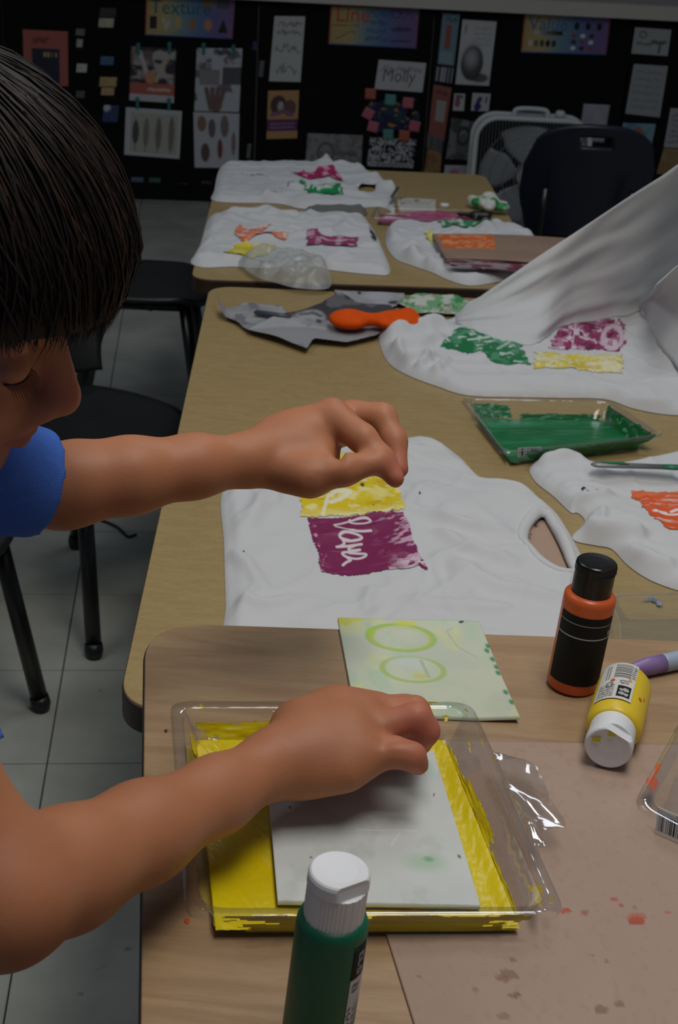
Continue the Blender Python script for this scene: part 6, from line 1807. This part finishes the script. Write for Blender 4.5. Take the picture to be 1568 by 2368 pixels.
# t-shirt: body and short sleeves
ts = SDF((-.70, .36, .48), (.02, 1.20, 1.06), .0032)
ts.ell(CHEST, (.097, .137, .135), None, .03).ell((CHEST + HIP) / 2, (.093, .122, .14), None, .04).ell(HIP + np.array([0, 0, .03]), (.10, .128, .08), None, .04)
ts.cone(SHL, CHEST + np.array([0, 0, .06]), .055, .06, .03).cone(SHR, CHEST + np.array([0, 0, .06]), .055, .06, .03)
slL = SHL * .16 + ELL_ * .84; slR = SHR * .45 + ELR * .55
ts.cone(SHL, slL, .048, .0385, .02).cone(SHR, slR, .055, .052, .02)
# openings: sleeve ends and neck
dL = (ELL_ - SHL) / np.linalg.norm(ELL_ - SHL); dR = (ELR - SHR) / np.linalg.norm(ELR - SHR)
ts.ell(slL + dL * .052, (.056, .056, .056), None, .004, True); ts.ell(slR + dR * .052, (.062, .062, .062), None, .003, True)
ts.ell(NECK + np.array([-.005, 0, -.005]), (.064, .066, .05), None, .006, True)
V2, F2 = ts.mesh(4)
nrm_w = (fbm(V2[:, 0] * 22 + V2[:, 2] * 20, V2[:, 1] * 30 - V2[:, 2] * 16, 8, 3) - .5) * .007
ctr_ = np.array([CHEST[0], CHEST[1], 0]); dd_ = V2 - np.column_stack([np.full(len(V2), ctr_[0]), np.full(len(V2), ctr_[1]), V2[:, 2]])
V2 = V2 + dd_ / (np.linalg.norm(dd_, axis=1)[:, None] + 1e-6) * nrm_w[:, None]
mk('t_shirt', V2, F2, plain('blue_knit', (74, 116, 206), .9, .15, bmp=(800, .5, .0012), var=(160, .16)), child, True, label='heather blue short-sleeved t-shirt')
# trousers and shoes (below the frame)
lg = SDF((-.75, .45, .04), (-.15, 1.05, .70), .006)
lg.ell(HIP + np.array([0, 0, -.03]), (.10, .125, .09), None, .03)
FEET = [np.array([HIP[0] + .0, HIP[1] - .085, .05]), np.array([HIP[0] - .01, HIP[1] + .085, .05])]
for s_, ft in zip((-1, 1), FEET):
    hp = HIP + np.array([0, s_ * .065, -.03]); kn = (hp + ft) / 2 + np.array([.02, 0, .01])
    lg.chain([hp, kn, ft + np.array([0, 0, .02])], [.075, .056, .045], .03)
V3, F3 = lg.mesh(2); mk('trousers', V3, F3, plain('dark_trousers', (44, 46, 52), .9, .15, bmp=(500, .4, .001)), child, True)
for ft in FEET:
    sh = SDF(ft - np.array([.1, .08, .055]), ft + np.array([.2, .08, .06]), .005)
    sh.ell(np.array([ft[0] + .045, ft[1], .035]), (.095, .042, .030), None, .01).ell(np.array([ft[0] - .005, ft[1], .05]), (.048, .04, .038), None, .02)
    V4, F4 = sh.mesh(1); V4[:, 2] = np.maximum(V4[:, 2], .001); mk('shoe', V4, F4, plain('shoe_grey', (70, 74, 80), .7), child, True)

# hair: a cap of soft locks growing from the crown
hr = np.random.default_rng(12)
M_HAIR, nt_, b_ = nodes('hair_brown')
at_ = nt_.nodes.new('ShaderNodeAttribute'); at_.attribute_name = 'Col'; nt_.links.new(at_.outputs['Color'], b_.inputs['Base Color'])
setp(b_, Roughness=.55); b_.inputs['Specular IOR Level'].default_value = .28
hcx, hcz = -.004, .033
RX, RYH, RZ = .131, .112, .124


def scalp(th, ph, k):
    """point on the hair surface; th from the crown, ph from the forehead; k scales the radius"""
    x, y, z = RX * math.sin(th) * math.cos(ph), RYH * math.sin(th) * math.sin(ph), RZ * math.cos(th)
    t = -.30                                             # crown lies towards the back
    x, z = x * math.cos(t) + z * math.sin(t), -x * math.sin(t) + z * math.cos(t)
    return np.array([hcx + x * k, y * k, hcz + z * k])


def th_end(ph):
    c = math.cos(ph)
    return math.radians(93 + 9.5 * max(c, 0) ** 2 + 26 * max(-c, 0))


g = Geo(); cols = []
# base cap
nt2, nph = 16, 40
V = []
for i in range(nt2 + 1):
    for j in range(nph):
        ph = 2 * math.pi * j / nph
        V.append(H(*scalp(th_end(ph) * .97 * i / nt2, ph, .955)))
F = [(i * nph + j, i * nph + (j + 1) % nph, (i + 1) * nph + (j + 1) % nph, (i + 1) * nph + j) for i in range(nt2) for j in range(nph)]
g.add(V, F); cols.append(np.ones((len(V), 3)) * lin((26, 18, 15)))
for k in range(4600):
    ph0 = hr.uniform(0, 2 * math.pi); th1 = th_end(ph0) * hr.uniform(.93, 1.06); th0 = th1 * hr.choice([hr.uniform(.0, .12), hr.uniform(.1, .5)])
    sw = hr.normal(0, .13) + .10
    nseg = 10; pts = []; lift = hr.uniform(.955, 1.005); wv = hr.uniform(0, 6)
    for i in range(nseg + 1):
        t = i / nseg; th = th0 + (th1 - th0) * t; ph = ph0 + sw * t * t + .03 * math.sin(wv + t * 5)
        kk = lift + .012 * math.sin(wv * 2 + t * 4) - (.07 * max(0, t - .70) / .30)
        pts.append(H(*scalp(th, ph, kk)))
    r0 = hr.uniform(.0006, .0014)
    rad = r0 * np.clip(np.array([.5, .9, 1, 1, 1, 1, 1, .95, .8, .55, .12]), .05, 1)
    Vt, Ft = tube(pts, rad, 4, .6, False)
    g.add(Vt, Ft)
    c = lin((27, 18, 14)) * hr.uniform(.6, 1.4) if hr.random() > .10 else lin((60, 38, 28)) * hr.uniform(.7, 1.1)
    cols.append(np.ones((len(Vt), 3)) * c)
hv = np.vstack(g.v)
o = mk('hair', hv, g.f, M_HAIR, child, True, np.vstack(cols), label='thick dark brown bowl-cut hair')
# lashes of the lowered eyelids
for s_ in (-1, 1):
    g = Geo()
    for k in range(15):
        t = k / 14; yy = s_ * (.0195 + .027 * t); xx = .0845 - .0075 * abs(t - .35) ** 1.6 * 2.0 - .004 * t; z0_ = -.0045 - .003 * math.sin(math.pi * t)
        p0 = H(xx - .002, yy, z0_); p1 = H(xx + .004, yy + s_ * .0008, z0_ - .0022); p2 = H(xx + .0075, yy + s_ * .002 * (t - .2), z0_ - .0055 - .002 * hr.random())
        g.tube([p0, p1, p2], [.0004, .0003, .0001], 5)
    g.tube([H(.0845 - .0075 * abs(t - .35) ** 1.6 * 2.0 - .004 * t - .0012, s_ * (.0185 + .029 * t), -.0045 - .003 * math.sin(math.pi * t)) for t in np.linspace(0, 1, 10)], .0006, 6)
    g.build('eyelashes', plain('lash_dark', (24, 16, 14), .6), child, True)

# a loose cord end on the floor and a dried drop of paint on the nearest table
g = Geo(); g.tube(crom([W(x, y, .003) for x, y in ((215, 1198), (245, 1207), (272, 1220), (292, 1238), (300, 1241), (315, 1236))], 5), .0032, 8)
o = g.build('floor_cord', M_BLACKP, None, True); tag(o, 'thin dark cord end lying on the floor beside the chair leg', 'cord')
for k, (x, y, r) in enumerate(((432, 2130, 9), (384, 1690, 5))):
    cv = Canvas(14, 14, ((206, 84, 40), (60, 46, 40))[k]); blotch(cv, 3 + k, .14, 4, [(.2, .1), (.8, .05), (.95, .6), (.5, .95), (.08, .6)])
    tb = [o_ for o_ in bpy.data.objects if o_.name == 'work_table'][0]
    sheet('paint_spot', [W(a_, b_, ZN + .0004) for a_, b_ in ((x - r, y - r), (x + r, y - r), (x + r, y + r), (x - r, y + r))], cv, M_PRINT, tb, 0, None, (0, 0, 1))
